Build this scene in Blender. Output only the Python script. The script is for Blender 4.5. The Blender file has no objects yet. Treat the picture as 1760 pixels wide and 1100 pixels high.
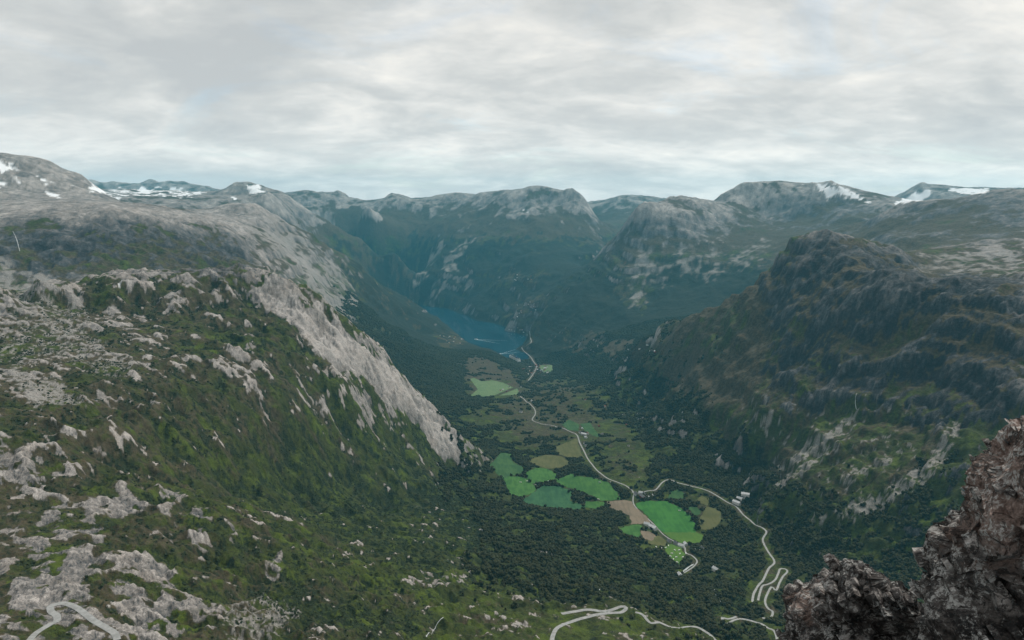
import bpy, bmesh, math, random
import numpy as np
from mathutils import Vector, Matrix, noise as mnoise
from mathutils.geometry import delaunay_2d_cdt

# ------------------------------------------------------------------ camera, sky, sun, exposure
scene = bpy.context.scene
C = scene.collection
CAMZ = 1476.0
PITCH = math.radians(10.16)
F = 1200.0                      # focal length in photo pixels (1760 wide)
cam_data = bpy.data.cameras.new("camera")
cam_data.sensor_width = 36.0
cam_data.lens = 36.0 * F / 1760.0
cam_data.clip_start = 0.5
cam_data.clip_end = 120000.0
cam = bpy.data.objects.new("camera", cam_data)
C.objects.link(cam)
cam.location = (0, 0, CAMZ)
cam.rotation_euler = (math.pi / 2 - PITCH, 0, 0)
scene.camera = cam

SUN_EL, SUN_AZ = math.radians(50), math.radians(48)     # azimuth from +Y, clockwise positive
HAZE = 2.6e-5
SKYX, SKYY = 31.0, 17.7

world = bpy.data.worlds.new("World")
scene.world = world
world.use_nodes = True


def nodes_of(tree):
    tree.nodes.clear()
    return tree.nodes, tree.links


class NT:
    """small helper to wire node trees"""
    def __init__(self, tree):
        self.t = tree
        self.n, self.l = nodes_of(tree)

    def add(self, kind, props=None, **ins):
        nd = self.n.new(kind)
        for k, v in (props or {}).items():
            setattr(nd, k, v)
        for k, v in ins.items():
            self.set(nd, k.replace("_", " "), v)
        return nd

    def set(self, nd, key, v):
        sock = nd.inputs[int(key)] if key.isdigit() else nd.inputs[key]
        if isinstance(v, bpy.types.NodeSocket):
            self.l.new(v, sock)
        else:
            sock.default_value = v

    def math(self, op, a, b=0.0, c=None, clamp=False):
        nd = self.n.new("ShaderNodeMath")
        nd.operation = op
        nd.use_clamp = clamp
        for i, v in enumerate((a, b) if c is None else (a, b, c)):
            self.set(nd, str(i), v)
        return nd.outputs[0]

    def vmath(self, op, a, b=None):
        nd = self.n.new("ShaderNodeVectorMath")
        nd.operation = op
        self.set(nd, "0", a)
        if b is not None:
            if op == "SCALE":
                self.set(nd, "Scale", b)
            else:
                self.set(nd, "1", b)
        return nd.outputs[0]

    def noise(self, vec, scale, detail=4.0, rough=0.55, dist=0.0, dims="3D"):
        nd = self.n.new("ShaderNodeTexNoise")
        nd.noise_dimensions = dims
        self.l.new(vec, nd.inputs["Vector"])
        nd.inputs["Scale"].default_value = scale
        nd.inputs["Detail"].default_value = detail
        nd.inputs["Roughness"].default_value = rough
        nd.inputs["Distortion"].default_value = dist
        return nd.outputs["Fac"]

    def ramp(self, fac, stops, interp="LINEAR"):
        nd = self.n.new("ShaderNodeValToRGB")
        cr = nd.color_ramp
        cr.interpolation = interp
        while len(cr.elements) < len(stops):
            cr.elements.new(0.5)
        for e, (p, c) in zip(cr.elements, stops):
            e.position = p
            e.color = (c, c, c, 1) if isinstance(c, (int, float)) else (*c, 1)
        self.set(nd, "Fac", fac)
        return nd.outputs["Color"]

    def mix(self, fac, a, b, mode="MIX"):
        nd = self.n.new("ShaderNodeMix")
        nd.data_type = "RGBA"
        nd.blend_type = mode
        for s, v in ((nd.inputs[0], fac), (nd.inputs[6], a), (nd.inputs[7], b)):
            if isinstance(v, bpy.types.NodeSocket):
                self.l.new(v, s)
            elif isinstance(v, (int, float)):
                s.default_value = v
            else:
                s.default_value = (*v, 1)
        return nd.outputs[2]

    def mapr(self, v, a, b, c=0.0, d=1.0, smooth=True):
        nd = self.n.new("ShaderNodeMapRange")
        nd.interpolation_type = "SMOOTHSTEP" if smooth else "LINEAR"
        self.set(nd, "Value", v)
        for k, x in (("From Min", a), ("From Max", b), ("To Min", c), ("To Max", d)):
            nd.inputs[k].default_value = x
        return nd.outputs["Result"]


def build_world():
    w = NT(world.node_tree)
    tc = w.add("ShaderNodeTexCoord").outputs["Generated"]
    sep = w.add("ShaderNodeSeparateXYZ", Vector=tc)
    sky = w.add("ShaderNodeTexSky", {"sky_type": "NISHITA", "sun_disc": False, "sun_elevation": SUN_EL,
                                     "sun_rotation": SUN_AZ, "altitude": 1400.0, "air_density": 1.0, "dust_density": 1.5})
    # cloud deck: the view direction meets a flat layer of cloud high above the valley
    zz = w.math("ADD", w.math("MAXIMUM", sep.outputs["Z"], 0.0), 0.26)
    inv = w.math("DIVIDE", 1.0, zz)
    comb = w.add("ShaderNodeCombineXYZ", X=w.math("MULTIPLY", sep.outputs["X"], inv),
                 Y=w.math("MULTIPLY", sep.outputs["Y"], inv), Z=0.0).outputs[0]
    mp = w.add("ShaderNodeMapping", Vector=comb)
    mp.inputs["Rotation"].default_value = (0, 0, math.radians(-24))
    mp.inputs["Scale"].default_value = (2.6, 3.3, 1.0)
    mp.inputs["Location"].default_value = (SKYX, SKYY, 0)
    p = mp.outputs[0]
    big = w.noise(p, 0.30, 3.0, 0.5, 0.4)
    mid = w.noise(p, 0.85, 6.0, 0.55, 0.6)
    fine = w.noise(p, 3.0, 5.0, 0.6, 0.3)
    dens = w.math("ADD", w.math("MULTIPLY", big, 0.46), w.math("ADD", w.math("MULTIPLY", mid, 0.40), w.math("MULTIPLY", fine, 0.16)))
    # shade of the cloud base: thick = grey, thin = luminous
    cloud = w.ramp(dens, [(0.39, (6.0, 5.85, 5.5)), (0.46, (5.0, 5.0, 4.85)), (0.53, (4.1, 4.2, 4.15)), (0.61, (3.5, 3.65, 3.7))])
    # a deck seen edge-on towards the horizon is brighter
    cloud = w.mix(1.0, cloud, w.ramp(sep.outputs["Z"], [(0.0, 1.30), (0.10, 1.12), (0.30, 1.0)]), "MULTIPLY")
    # thin places in the deck let the blue sky tint it
    gapn = w.noise(p, 0.55, 6.0, 0.62, 0.7)
    cover = w.mapr(gapn, 0.22, 0.46, 0.72, 1.0)
    low = w.mapr(sep.outputs["Z"], 0.0, 0.14, 0.97, 1.0)
    cover = w.math("MULTIPLY", cover, low)
    skyc = w.mix(1.0, sky.outputs[0], (1.0, 1.08, 1.04), "MULTIPLY")
    col = w.mix(cover, skyc, cloud)
    col = w.mix(w.mapr(sep.outputs["Z"], -0.03, -0.005), (0.35, 0.42, 0.42), col)      # land below the horizon
    bg = w.add("ShaderNodeBackground", Color=col, Strength=0.15)
    out = w.add("ShaderNodeOutputWorld")
    w.l.new(bg.outputs[0], out.inputs["Surface"])


build_world()

sun_data = bpy.data.lights.new("sun", "SUN")
sun_data.energy = 3.3
sun_data.angle = math.radians(6)
sun_data.color = (1.0, 0.94, 0.86)
sun = bpy.data.objects.new("sun", sun_data)
C.objects.link(sun)
sdir = Vector((math.sin(SUN_AZ) * math.cos(SUN_EL), math.cos(SUN_AZ) * math.cos(SUN_EL), math.sin(SUN_EL)))
sun.rotation_euler = sdir.to_track_quat("Z", "Y").to_euler()

vs = scene.view_settings
vs.view_transform = "Standard"
vs.look = "None"
vs.exposure = 0.0
vs.gamma = 1.0
vs.use_curve_mapping = False
scene.render.engine = "CYCLES"
cy = scene.cycles
cy.max_bounces = 5
cy.diffuse_bounces = 2
cy.glossy_bounces = 2
cy.transmission_bounces = 2
cy.volume_bounces = 1
cy.use_denoising = True
cy.use_adaptive_sampling = True
cy.adaptive_threshold = 0.02
cy.caustics_reflective = False
cy.caustics_refractive = False

# ------------------------------------------------------------------ terrain: surveyed points
CP, SP = math.cos(PITCH), math.sin(PITCH)


def ray(px, py):
    xc, yc = (px - 880.0) / F, (550.0 - py) / F
    return xc, CP + yc * SP, -SP + yc * CP          # world direction (x, y, z)


def spot(px, py, d=0.0, z=None):
    """a surveyed point: bearing and dip plus either ground distance or height above sea"""
    x, y, w = ray(px, py)
    h = math.hypot(x, y)
    if z is not None:
        d = (z - CAMZ) / (w / h)
    return x / h * d, y / h * d, CAMZ + w / h * d


SURVEY = {
 "hill": [
  # crest of the round hill and its rock edge down to the valley
  (0,507,2280),(60,502,2330),(130,492,2380),(180,477,2450),(0,512,2420),(60,507,2470),(130,496,2500),(250,469,2500),(320,466,2550),(400,468,2550),(450,474,2550),
  (500,487,2560),(530,503,2580),(560,520,2600),(590,544,2620),(620,570,2650),(650,600,2680),(680,630,2700),(705,660,2700),
  (730,690,2700),(752,720,2680),(770,750,2650),(786,775,2630),(800,800,2600),
  # the face towards the viewpoint
  (50,530,0,1168),(150,530,0,1160),(250,530,0,1147),(350,530,0,1132),(450,530,0,1108),
  (0,600,0,1140),(100,600,0,1125),(200,600,0,1105),(300,600,0,1080),(400,600,0,1050),(500,600,0,1008),(570,600,0,960),
  (0,680,0,1120),(100,680,0,1100),(200,680,0,1075),(300,680,0,1040),(400,680,0,990),(500,680,0,930),(600,680,0,850),(655,680,0,775),
  (0,750,0,1100),(100,750,0,1080),(200,750,0,1050),(300,750,0,1000),(400,750,0,930),(500,750,0,850),(600,750,0,745),(700,750,0,620),
  (0,800,0,1080),(100,800,0,1058),(200,800,0,1012),(300,800,0,960),(400,800,0,890),(500,800,0,800),(600,800,0,690),(700,800,0,560),(770,800,0,450),
  (400,850,0,850),(500,850,0,750),(600,850,0,640),(700,850,0,560),(800,850,0,470),
  (500,900,0,800),(600,900,0,690),(700,900,0,600),(800,900,0,530),
 ],
 "slope": [
  (0,900,0,1050),(100,880,0,1040),(200,850,0,1015),(250,845,0,1003),(300,855,0,985),(380,880,0,955),(450,920,0,925),(480,960,0,910),
  (470,1000,0,905),(400,1050,0,950),(300,1095,0,1000),(200,1095,0,1040),(100,1050,0,1045),(0,1095,0,1060),(300,950,0,985),
  (150,950,0,1035),(300,1020,0,992),(0,990,0,1055),
  (800,1095,0,800),(700,1095,0,850),(600,1095,0,900),(500,1095,0,940),
  (900,1000,0,640),(800,1000,0,700),(700,1000,0,770),(600,1000,0,845),(540,1000,0,885),
  (900,950,0,555),(800,950,0,605),(700,950,0,680),(600,950,0,765),
  (960,1055,0,718),(1020,1052,0,712),(1075,1045,0,700),(1130,1066,0,668),(1190,1085,0,640),(1240,1098,0,622),(950,1098,0,745),(1060,1095,0,720),
 ],
 "valley": [
  (900,900,0,470),(850,850,0,430),(850,790,0,372),(900,820,0,385),(960,860,0,395),(1050,850,0,400),(1100,900,0,410),(1150,880,0,408),
  (1200,930,0,415),(1160,935,0,415),(1100,860,0,402),(1000,800,0,375),(1000,740,0,332),(950,745,0,330),(1090,800,0,410),(1060,760,0,380),
  (915,690,0,250),(960,680,0,270),(1020,690,0,300),(840,665,0,155),(800,680,0,180),(870,650,0,110),(915,640,0,22),(940,632,0,8),(985,640,0,60),
  (850,720,0,290),(820,750,0,340),(1040,650,0,120),(1100,660,0,210),(1120,700,0,300),(1130,740,0,360),
  (1210,840,0,425),(1250,860,0,425),(1320,920,0,452),(1330,960,0,472),(1310,1010,0,502),(1330,1060,0,545),(1250,1065,0,560),(1340,1095,0,575),
  (1200,960,0,432),(1180,985,0,442),(1030,1010,0,570),(1150,1015,0,525),(1060,960,0,470),(960,960,0,520),(1000,910,0,455),(1150,790,0,408),(1200,780,0,440),
  (1100,595,4800),(1050,625,5400),(1000,630,5600),(970,622,6000),
 ],
 "water": [
  (720,533,0,-60),(745,540,0,-80),(780,555,0,-80),(820,575,0,-80),(860,590,0,-80),(880,600,0,-70),(895,615,0,-50),(760,545,0,-80),(850,575,0,-80),(880,585,0,-80),
  (690,519,0,-60),(660,512,0,-60),(600,505,0,-60),
 ],
 "shore": [
  (705,522,0,0),(730,526,0,0),(760,529,0,0),(800,541,0,0),(845,555,0,0),(871,563,0,0),(874,570,0,0),(893,575.5,0,0),(903,575,0,0),
  (910,581,0,0),(911,587,0,0),(903,592,0,0),(892,597,0,0),(898,605,0,0),(908,614,0,0),(914,621,0,0),(907,628,0,0),(886,625,0,0),
  (866,613,0,0),(845,603,0,0),(820,594,0,0),(795,580,0,0),(778,568,0,0),(745,549,0,0),(720,534,0,0),
 ],
 "west_side": [
  # the long flank above the fjord, seen over the round hill
  (500,389,7000),(536,407,7150),(573,433,7400),(609,462,7600),(645,491,7950),(671,509,8350),(692,521,8900),
  (480,430,5300),(540,470,5800),(600,500,6300),(600,480,6600),(650,540,6500),(640,575,5200),(600,550,5300),(560,500,5600),(700,570,6700),(735,570,7000),
  (700,600,5600),(770,580,0,50),(760,600,0,110),(740,650,4700),(760,690,3950),(800,640,0,135),(840,600,0,75),(830,625,0,100),(870,625,0,45),
  (700,640,4700),(790,725,3500),(720,610,5400),(800,700,3750),
 ],
 "west_mountain": [
  (-150,258,6500),(-60,262,6500),(0,265,6500),(36,271,6500),(87,276,6500),(105,287,6450),(127,304,6400),(156,322,6350),(182,338,6300),(196,345,6250),
  (0,335,5700),(100,338,5750),(-100,335,5700),(50,300,6100),(150,345,5800),
  (233,351,5400),(276,356,5300),(302,364,5300),(349,367,5500),(382,373,5900),(400,360,6100),(433,351,6300),(451,364,6400),(473,373,6600),
  (0,376,4350),(100,372,4300),(200,366,4350),(300,386,4450),(380,392,4750),
  (100,420,3930),(200,420,4000),(300,430,4100),(400,440,4350),(0,430,3900),(420,405,5000),(450,400,5500),
  (0,488,3600),(80,488,3550),(200,466,3720),(300,462,3820),(400,462,4050),(480,478,4150),
 ],
 "far_range": [
  (165,316,15500),(181,328,15500),(199,313,15500),(224,330,15500),(262,315,15500),(286,330,15500),(312,320,15300),(345,330,15300),(380,330,14600),
  (300,340,12300),(230,336,12800),(360,345,11500),(420,345,9500),(340,355,8500),
  (365,336,10000),(388,329,10000),(416,313,10100),(440,317,10100),(462,328,10000),(484,333,10100),(470,352,8900),(400,346,8900),(430,338,9400),
  (500,334,12900),(533,328,12900),(551,334,12900),(569,333,12900),(605,346,12900),(638,346,12800),(671,340,12600),(687,334,12500),(707,343,12500),
  (725,342,12500),(780,333,12400),(796,342,12200),(827,336,11800),(864,331,11600),(900,327,11500),(933,323,11500),(962,331,11400),(991,334,11300),(1003,348,11200),
  (1020,353,14000),(1045,353,14000),(1067,342,14000),(1100,345,14000),(1140,352,13600),
  (540,360,12000),(520,385,10500),(560,400,10300),(620,420,10000),(620,380,11200),(680,380,11600),(680,440,10000),(660,490,9700),
  (750,500,9500),(750,450,10100),(750,400,10900),(780,355,11800),(850,500,8700),(850,450,9500),(850,400,10300),(850,360,11000),
  (900,480,8450),(900,525,7750),(890,558,7500),(920,440,9200),(940,390,10200),(950,350,11000),(990,360,10900),(1000,400,10300),(1015,440,9300),
  (980,455,8750),(960,490,8000),(700,500,9600),(800,520,8900),(1040,400,11500),(1060,385,12300),
 ],
 "east_mountain": [
  (1110,351,8000),(1093,364,7950),(1077,389,7900),(1071,404,7900),(1045,440,7750),(1016,469,7550),(973,505,7300),(936,535,7100),(912,562,6950),
  (1135,351,8300),(1158,342,8700),(1185,347,8900),(1219,350,9000),(1244,351,9100),(1261,338,9300),(1282,320,9400),(1311,316,9500),(1350,317,9500),(1395,318,9500),
  (1415,317,9500),(1457,328,9300),(1499,343,9000),(1537,357,8700),
  (1150,400,7780),(1250,395,8200),(1300,362,9000),(1350,385,8700),(1430,375,8600),(1200,370,8300),(1480,375,8300),(1290,338,9250),(1400,335,9300),(1120,450,7380),(1200,450,7350),(1280,440,7450),
  (1050,500,7020),(1130,510,6800),(1200,510,6720),(1000,560,6520),(1080,560,6250),(950,590,6400),(1030,600,5850),(1250,490,6850),(1320,430,7500),
  (1100,590,5500),(1160,555,6050),
 ],
 "snow_mountain": [
  (1537,349,12000),(1562,332,12000),(1612,320,12000),(1645,322,12000),(1691,324,12000),(1760,327,11800),(1860,327,11800),
 ],
 "dark_mountain": [
  (1470,404,6700),(1499,391,6800),(1528,374,6900),(1562,350,7000),(1604,347,7000),(1645,341,7000),(1687,333,7000),(1760,329,7000),(1860,329,7000),
  (1560,400,6200),(1650,390,6000),(1750,385,5900),(1520,415,6000),(1600,425,5500),(1700,412,5400),
 ],
 "cliff_mountain": [
  (1336,447,4000),(1344,435,4000),(1361,422,4000),(1390,408,3850),(1424,401,3820),(1457,407,3900),(1499,418,4050),(1533,430,4250),(1583,433,4500),(1625,426,4650),
  (1666,420,4700),(1729,412,4750),(1790,414,4750),
  (1319,472,4000),(1311,485,4000),(1294,489,4020),(1282,502,4050),(1248,518,4120),(1219,535,4200),(1185,548,4300),(1144,569,4500),(1123,581,4650),
  (1583,464,3950),(1640,470,3800),(1760,474,3550),(1700,448,4250),
  (1400,450,3620),(1400,500,3380),(1400,600,3060),(1350,650,2960),(1250,620,3450),(1200,640,3650),(1180,680,3500),(1300,720,2760),(1200,730,3000),
  (1460,445,3480),(1500,470,3180),(1540,474,3090),(1640,484,2990),(1500,600,2850),(1500,660,2690),(1500,700,2600),(1600,490,3020),(1600,620,2700),(1600,700,2530),(1600,750,2380),
  (1700,500,2910),(1700,640,2560),(1700,700,2400),(1760,505,2870),(1780,640,2500),(1320,560,3450),(1300,640,3150),(1440,650,2780),(1400,690,2740),(1440,540,3080),
  (1400,780,2450),(1350,840,2290),(1300,870,0,437),(1450,880,2080),(1550,830,2160),(1650,800,2160),(1400,960,0,490),(1500,980,0,545),(1600,950,0,600),(1700,900,0,690),(1760,800,0,770),
  (1240,780,0,440),(1300,800,0,470),
 ],
}
# ground that no line of sight reaches: (bearing as photo column, distance, height)
HIDDEN = {
 "west_mountain": [(px, 3120, 1035) for px in (-100,0,100,200,300,400,480)] + [(-100,7500,1500),(50,7500,1480),(150,7400,1350),(433,7000,1150),(300,6600,1250)],
 "hill": [(px, 2700, z) for px, z in ((-150,1060),(-60,1068),(30,1078),(100,1090),(180,1112),(260,1125),(340,1130),(420,1120))] + [(540,3200,850),(600,3300,640),(650,3200,560),(700,3150,470),(740,3100,410),(780,3000,370)],
 "west_side": [(560,4200,560),(620,4100,430),(680,3700,380),(440,8200,950),(520,8300,700),(580,8600,380),(630,8900,60),(660,9200,-20),(700,4000,330)],
 "far_range": [(190,16400,1300),(400,16400,1300),(420,12600,1150),(540,14800,1200),(690,14300,1200),(930,13500,1150),(1000,13000,900),(1060,15600,1200),(1100,15600,1200),
               (190,13800,1150),(260,13600,1200),(1300,16400,1200),(1600,16400,1300),(800,16400,1250),(1800,16400,1300),(0,16400,1300),(1030,8900,430),(1060,9500,480),(1100,10500,600),(1160,11500,800)],
 "east_mountain": [(1350,12500,1100),(1500,11000,1150),(1200,11500,1050),(1300,6000,520),(1350,5600,600),(1420,5600,750),(1240,5200,470),(1180,5300,390)],
 "dark_mountain": [(1500,8200,1150),(1600,8800,1250),(1760,8800,1300)],
 "snow_mountain": [(1600,14500,1300),(1760,14500,1300)],
 "cliff_mountain": [(1400,4500,960),(1480,4800,1030),(1560,3500,1060),(1660,3350,1055),(1600,5150,1150),(1760,5150,1200),(1300,4500,720),(1230,4700,560)],
 "slope": [(px, d, z) for px in (-250, 0, 300, 600, 900, 1200, 1500, 1800, 2050) for d, z in ((2.5,1473.4),(8,1467.0),(30,1442),(70,1400),(150,1322),(330,1170))]
          + [(0,500,1085),(200,500,1082),(400,560,1050),(600,640,985),(800,700,925),(1000,760,870),(1200,800,800),(1400,850,760),(1600,850,800),(1800,850,850),(1400,1150,660),(1600,1200,700),(1800,1250,780),(2050,900,900),(-250,520,1090),
             (1075,1330,650),(1190,1330,610),(960,1280,660)],
}


def smooth(a, b, x):
    t = np.clip((x - a) / (b - a), 0, 1)
    return t * t * (3 - 2 * t)


_rng = np.random.RandomState(7)
_PERM = np.concatenate([_rng.permutation(256)] * 3).astype(np.int32)
_ANG = _rng.rand(256) * 2 * np.pi
_GX, _GY = np.cos(_ANG).astype(np.float32), np.sin(_ANG).astype(np.float32)


def pnoise(x, y, seed=0):
    """gradient noise, roughly -1..1"""
    x = x + seed * 17.31
    y = y + seed * 9.77
    xi, yi = np.floor(x), np.floor(y)
    xf, yf = (x - xi).astype(np.float32), (y - yi).astype(np.float32)
    xi = xi.astype(np.int64) & 255
    yi = yi.astype(np.int64) & 255
    u, v = xf * xf * xf * (xf * (xf * 6 - 15) + 10), yf * yf * yf * (yf * (yf * 6 - 15) + 10)
    a, b = _PERM[xi], _PERM[xi + 1]

    def g(h, dx, dy):
        return _GX[h] * dx + _GY[h] * dy
    n00 = g(_PERM[a + yi], xf, yf)
    n10 = g(_PERM[b + yi], xf - 1, yf)
    n01 = g(_PERM[a + yi + 1], xf, yf - 1)
    n11 = g(_PERM[b + yi + 1], xf - 1, yf - 1)
    return ((n00 * (1 - u) + n10 * u) * (1 - v) + (n01 * (1 - u) + n11 * u) * v) * 1.5


def fbm(x, y, lam, octaves=4, gain=0.5, seed=0):
    out, amp, tot = 0.0, 1.0, 0.0
    for k in range(octaves):
        out = out + amp * pnoise(x / lam, y / lam, seed + k * 3)
        tot += amp
        amp *= gain
        lam *= 0.47
    return out / tot


# --- fit the broad shape through the surveyed points
TAGS = list(SURVEY)
_pts, _tag = [], []
for tg, lst in SURVEY.items():
    for q in lst:
        x, y, z = spot(q[0], q[1], z=q[3]) if len(q) == 4 else spot(*q)
        _pts.append((math.atan2(x, y), math.log(math.hypot(x, y)), z)); _tag.append(TAGS.index(tg))
        if q[0] <= 60 and q[0] > -60:
            _pts.append((math.atan2(x, y) - 0.28, math.log(math.hypot(x, y)), z - 15)); _tag.append(TAGS.index(tg))
        if q[0] >= 1700 and q[0] < 1790:
            _pts.append((math.atan2(x, y) + 0.28, math.log(math.hypot(x, y)), z + 20)); _tag.append(TAGS.index(tg))
for tg, lst in HIDDEN.items():
    for px, d, z in lst:
        rx, ry, _ = ray(px, 550)
        _pts.append((math.atan2(rx, ry), math.log(d), z)); _tag.append(TAGS.index(tg))
_pts = np.array(_pts)
_tag = np.array(_tag)
# drop near-duplicates
_keep = []
for i in range(len(_pts)):
    if all(np.hypot(*(_pts[i, :2] - _pts[j, :2])) > 0.004 for j in _keep):
        _keep.append(i)
_pts, _tag = _pts[_keep], _tag[_keep]
RB_C = 0.012
_Q = _pts[:, :2]
_n = len(_Q)
_K = np.sqrt(((_Q[:, None] - _Q[None]) ** 2).sum(-1) + RB_C ** 2)
_A = np.zeros((_n + 3, _n + 3))
_A[:_n, :_n] = _K - np.eye(_n) * 0.0006
_A[:_n, _n] = 1; _A[:_n, _n + 1:] = _Q
_A[_n, :_n] = 1; _A[_n + 1:, :_n] = _Q.T
_W = np.linalg.solve(_A, np.concatenate([_pts[:, 2], np.zeros(3)]))


def broad(az, ld):
    out = np.empty(az.size)
    a, l = az.ravel(), ld.ravel()
    for s in range(0, a.size, 60000):
        q0, q1 = a[s:s + 60000, None], l[s:s + 60000, None]
        r = np.sqrt((q0 - _Q[None, :, 0]) ** 2 + (q1 - _Q[None, :, 1]) ** 2 + RB_C ** 2)
        out[s:s + 60000] = r @ _W[:_n] + _W[_n] + q0[:, 0] * _W[_n + 1] + q1[:, 0] * _W[_n + 2]
    return out.reshape(az.shape)


# --- grid of bearings and distances
QUAL = 1.0
az_in = np.linspace(-0.71, 0.71, int(1040 * QUAL))
AZ = np.concatenate([np.linspace(-1.02, -0.71, 40)[:-1], az_in, np.linspace(0.71, 1.02, 40)[1:]])
LD = np.concatenate([np.linspace(math.log(2.5), math.log(420), 70)[:-1],
                     np.linspace(math.log(420), math.log(3000), int(590 * QUAL))[:-1],
                     np.linspace(math.log(3000), math.log(12500), int(400 * QUAL))[:-1],
                     np.linspace(math.log(12500), math.log(16400), 70)])
NA, ND = len(AZ), len(LD)
# broad shape on a coarser lattice, cubic upsampling
cA = np.linspace(AZ[0] - 0.01, AZ[-1] + 0.01, 420)
cL = np.linspace(LD[0] - 0.02, LD[-1] + 0.02, 640)
cZ = broad(*np.meshgrid(cA, cL, indexing="ij"))


def cubic_w(t):
    return [((-0.5 * t + 1.0) * t - 0.5) * t, (1.5 * t - 2.5) * t * t + 1.0, ((-1.5 * t + 2.0) * t + 0.5) * t, (0.5 * t - 0.5) * t * t]


def upsample(axis_c, axis_f, arr):
    s = (axis_f - axis_c[0]) / (axis_c[1] - axis_c[0])
    i = np.clip(np.floor(s).astype(int), 1, len(axis_c) - 3)
    ws = cubic_w(s - i)
    return sum(w[:, None] * arr[i + k - 1] for k, w in enumerate(ws))


Z0 = upsample(cL, LD, upsample(cA, AZ, cZ).T).T            # [NA, ND]
AZg, LDg = np.meshgrid(AZ, LD, indexing="ij")
Dg = np.exp(LDg)
X, Y = Dg * np.sin(AZg), Dg * np.cos(AZg)


def gradient(Zm):
    """slope vector of a height array in world x, y"""
    dr = np.gradient(Zm, axis=1) / np.gradient(Dg, axis=1)
    da = np.gradient(Zm, axis=0) / (np.gradient(AZg, axis=0) * Dg)
    return dr * np.sin(AZg) + da * np.cos(AZg), dr * np.cos(AZg) - da * np.sin(AZg)


GX0, GY0 = gradient(Z0)
SL0 = np.hypot(GX0, GY0)
ux, uy = GX0 / (SL0 + 1e-4), GY0 / (SL0 + 1e-4)
ROUGH = 0.18 + 0.82 * smooth(0.10, 0.50, SL0)
ROUGH = np.maximum(ROUGH, 0.42 * smooth(640, 760, Z0))
ROUGH = np.maximum(ROUGH, smooth(12000, 14000, Dg))
ROUGH *= 1 - 0.55 * smooth(3600, 5200, Dg)
ROUGH *= smooth(150, 420, Dg) * 0.9 + 0.1
ROUGH *= smooth(-10, 60, Z0) * 0.95 + 0.05
Xf, Yf, uxf, uyf = (a.astype(np.float32) for a in (X, Y, ux, uy))
_D1 = np.exp(LD)


def window(w):
    """columns of the grid where a distance weight matters"""
    j = np.where(w > 0.02)[0]
    return slice(j[0], j[-1] + 1) if len(j) else None


DET = np.zeros(Z0.shape, np.float32)
for k, lam in enumerate((640, 320, 160, 80, 40, 20, 10, 5)):
    w = (1 - smooth(0.05, 0.10, lam / _D1)) * smooth(0.0045, 0.009, lam / _D1)
    sl = window(w)
    if sl is None:
        continue
    xs, ys = Xf[:, sl] / lam, Yf[:, sl] / lam
    n1 = pnoise(xs, ys, k * 5 + 1)
    n2 = 1 - 2 * np.abs(pnoise(xs * 0.8, ys * 0.8, k * 5 + 2))
    DET[:, sl] += (w[sl] * lam).astype(np.float32) * (0.10 * n1 + (0.15 + 0.09 * (lam < 45)) * (n2 - 0.3))
for k, lam in enumerate((1500.0, 700.0)):
    w = smooth(4200, 6500, _D1) * (1 - smooth(0.16, 0.26, lam / _D1))
    sl = window(w)
    DET[:, sl] += (w[sl] * lam).astype(np.float32) * 0.075 * (1 - 2.2 * np.abs(pnoise(Xf[:, sl] / lam, Yf[:, sl] / lam, 61 + k)))
# gullies and ribs running down the fall line
GUL = np.zeros(Z0.shape, np.float32)
for lam in (260, 110, 45, 18):
    w = (1 - smooth(0.04, 0.09, lam / _D1)) * smooth(0.004, 0.009, lam / _D1)
    sl = window(w)
    if sl is None:
        continue
    acc = 0
    for t in (-2.2, -1.1, 0, 1.1, 2.2):
        acc = acc + pnoise(Xf[:, sl] / lam + uxf[:, sl] * t, Yf[:, sl] / lam + uyf[:, sl] * t, lam)
    GUL[:, sl] += (w[sl] * lam).astype(np.float32) * acc * (0.4 * 0.055)
GUL *= smooth(0.25, 0.7, SL0) * (0.35 + 0.65 * smooth(2600, 3600, Dg))
Zt = Z0 + ROUGH * (DET + GUL)
# cliff bands and ledges: harder and softer beds stand out in the steep sides
_ph = 130 * fbm(Xf, Yf, 900.0, 3, 0.5, 91) + 0.10 * X
for step, amt in ((118.0, 0.95), (46.0, 0.8)):
    q = (Zt + _ph) / step
    fr = q - np.floor(q)
    riser = smooth(0.30, 0.70, fr) - fr
    wt = 0.42 * (1 - smooth(1150, 1300, Z0)) * (1 - 0.8 * smooth(9000, 11000, Dg)) * smooth(0.34, 0.62, SL0) * np.where(AZg < -0.03, smooth(2950, 3300, Dg), smooth(1700, 2400, Dg)) * smooth(20, 150, Z0) * (0.55 + 0.45 * np.clip(2.2 * pnoise(Xf / 700, Yf / 700, int(step)), -1, 1))
    Zt = Zt + riser * step * amt * wt
    _ph = _ph * 1.3 + 37
Zt = np.where(Z0 < -5, np.minimum(Zt, -3.0), Zt)


def at_grid(arr, az, ld):
    """bilinear lookup on the terrain grid"""
    ia = np.interp(az, AZ, np.arange(NA)); il = np.interp(ld, LD, np.arange(ND))
    a0 = np.clip(ia.astype(int), 0, NA - 2); l0 = np.clip(il.astype(int), 0, ND - 2)
    fa, fl = ia - a0, il - l0
    return (arr[a0, l0] * (1 - fa) * (1 - fl) + arr[a0 + 1, l0] * fa * (1 - fl) + arr[a0, l0 + 1] * (1 - fa) * fl + arr[a0 + 1, l0 + 1] * fa * fl)


def height(x, y):
    x, y = np.asarray(x, float), np.asarray(y, float)
    return at_grid(Zt, np.arctan2(x, y), np.log(np.maximum(np.hypot(x, y), 2.6)))


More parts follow.
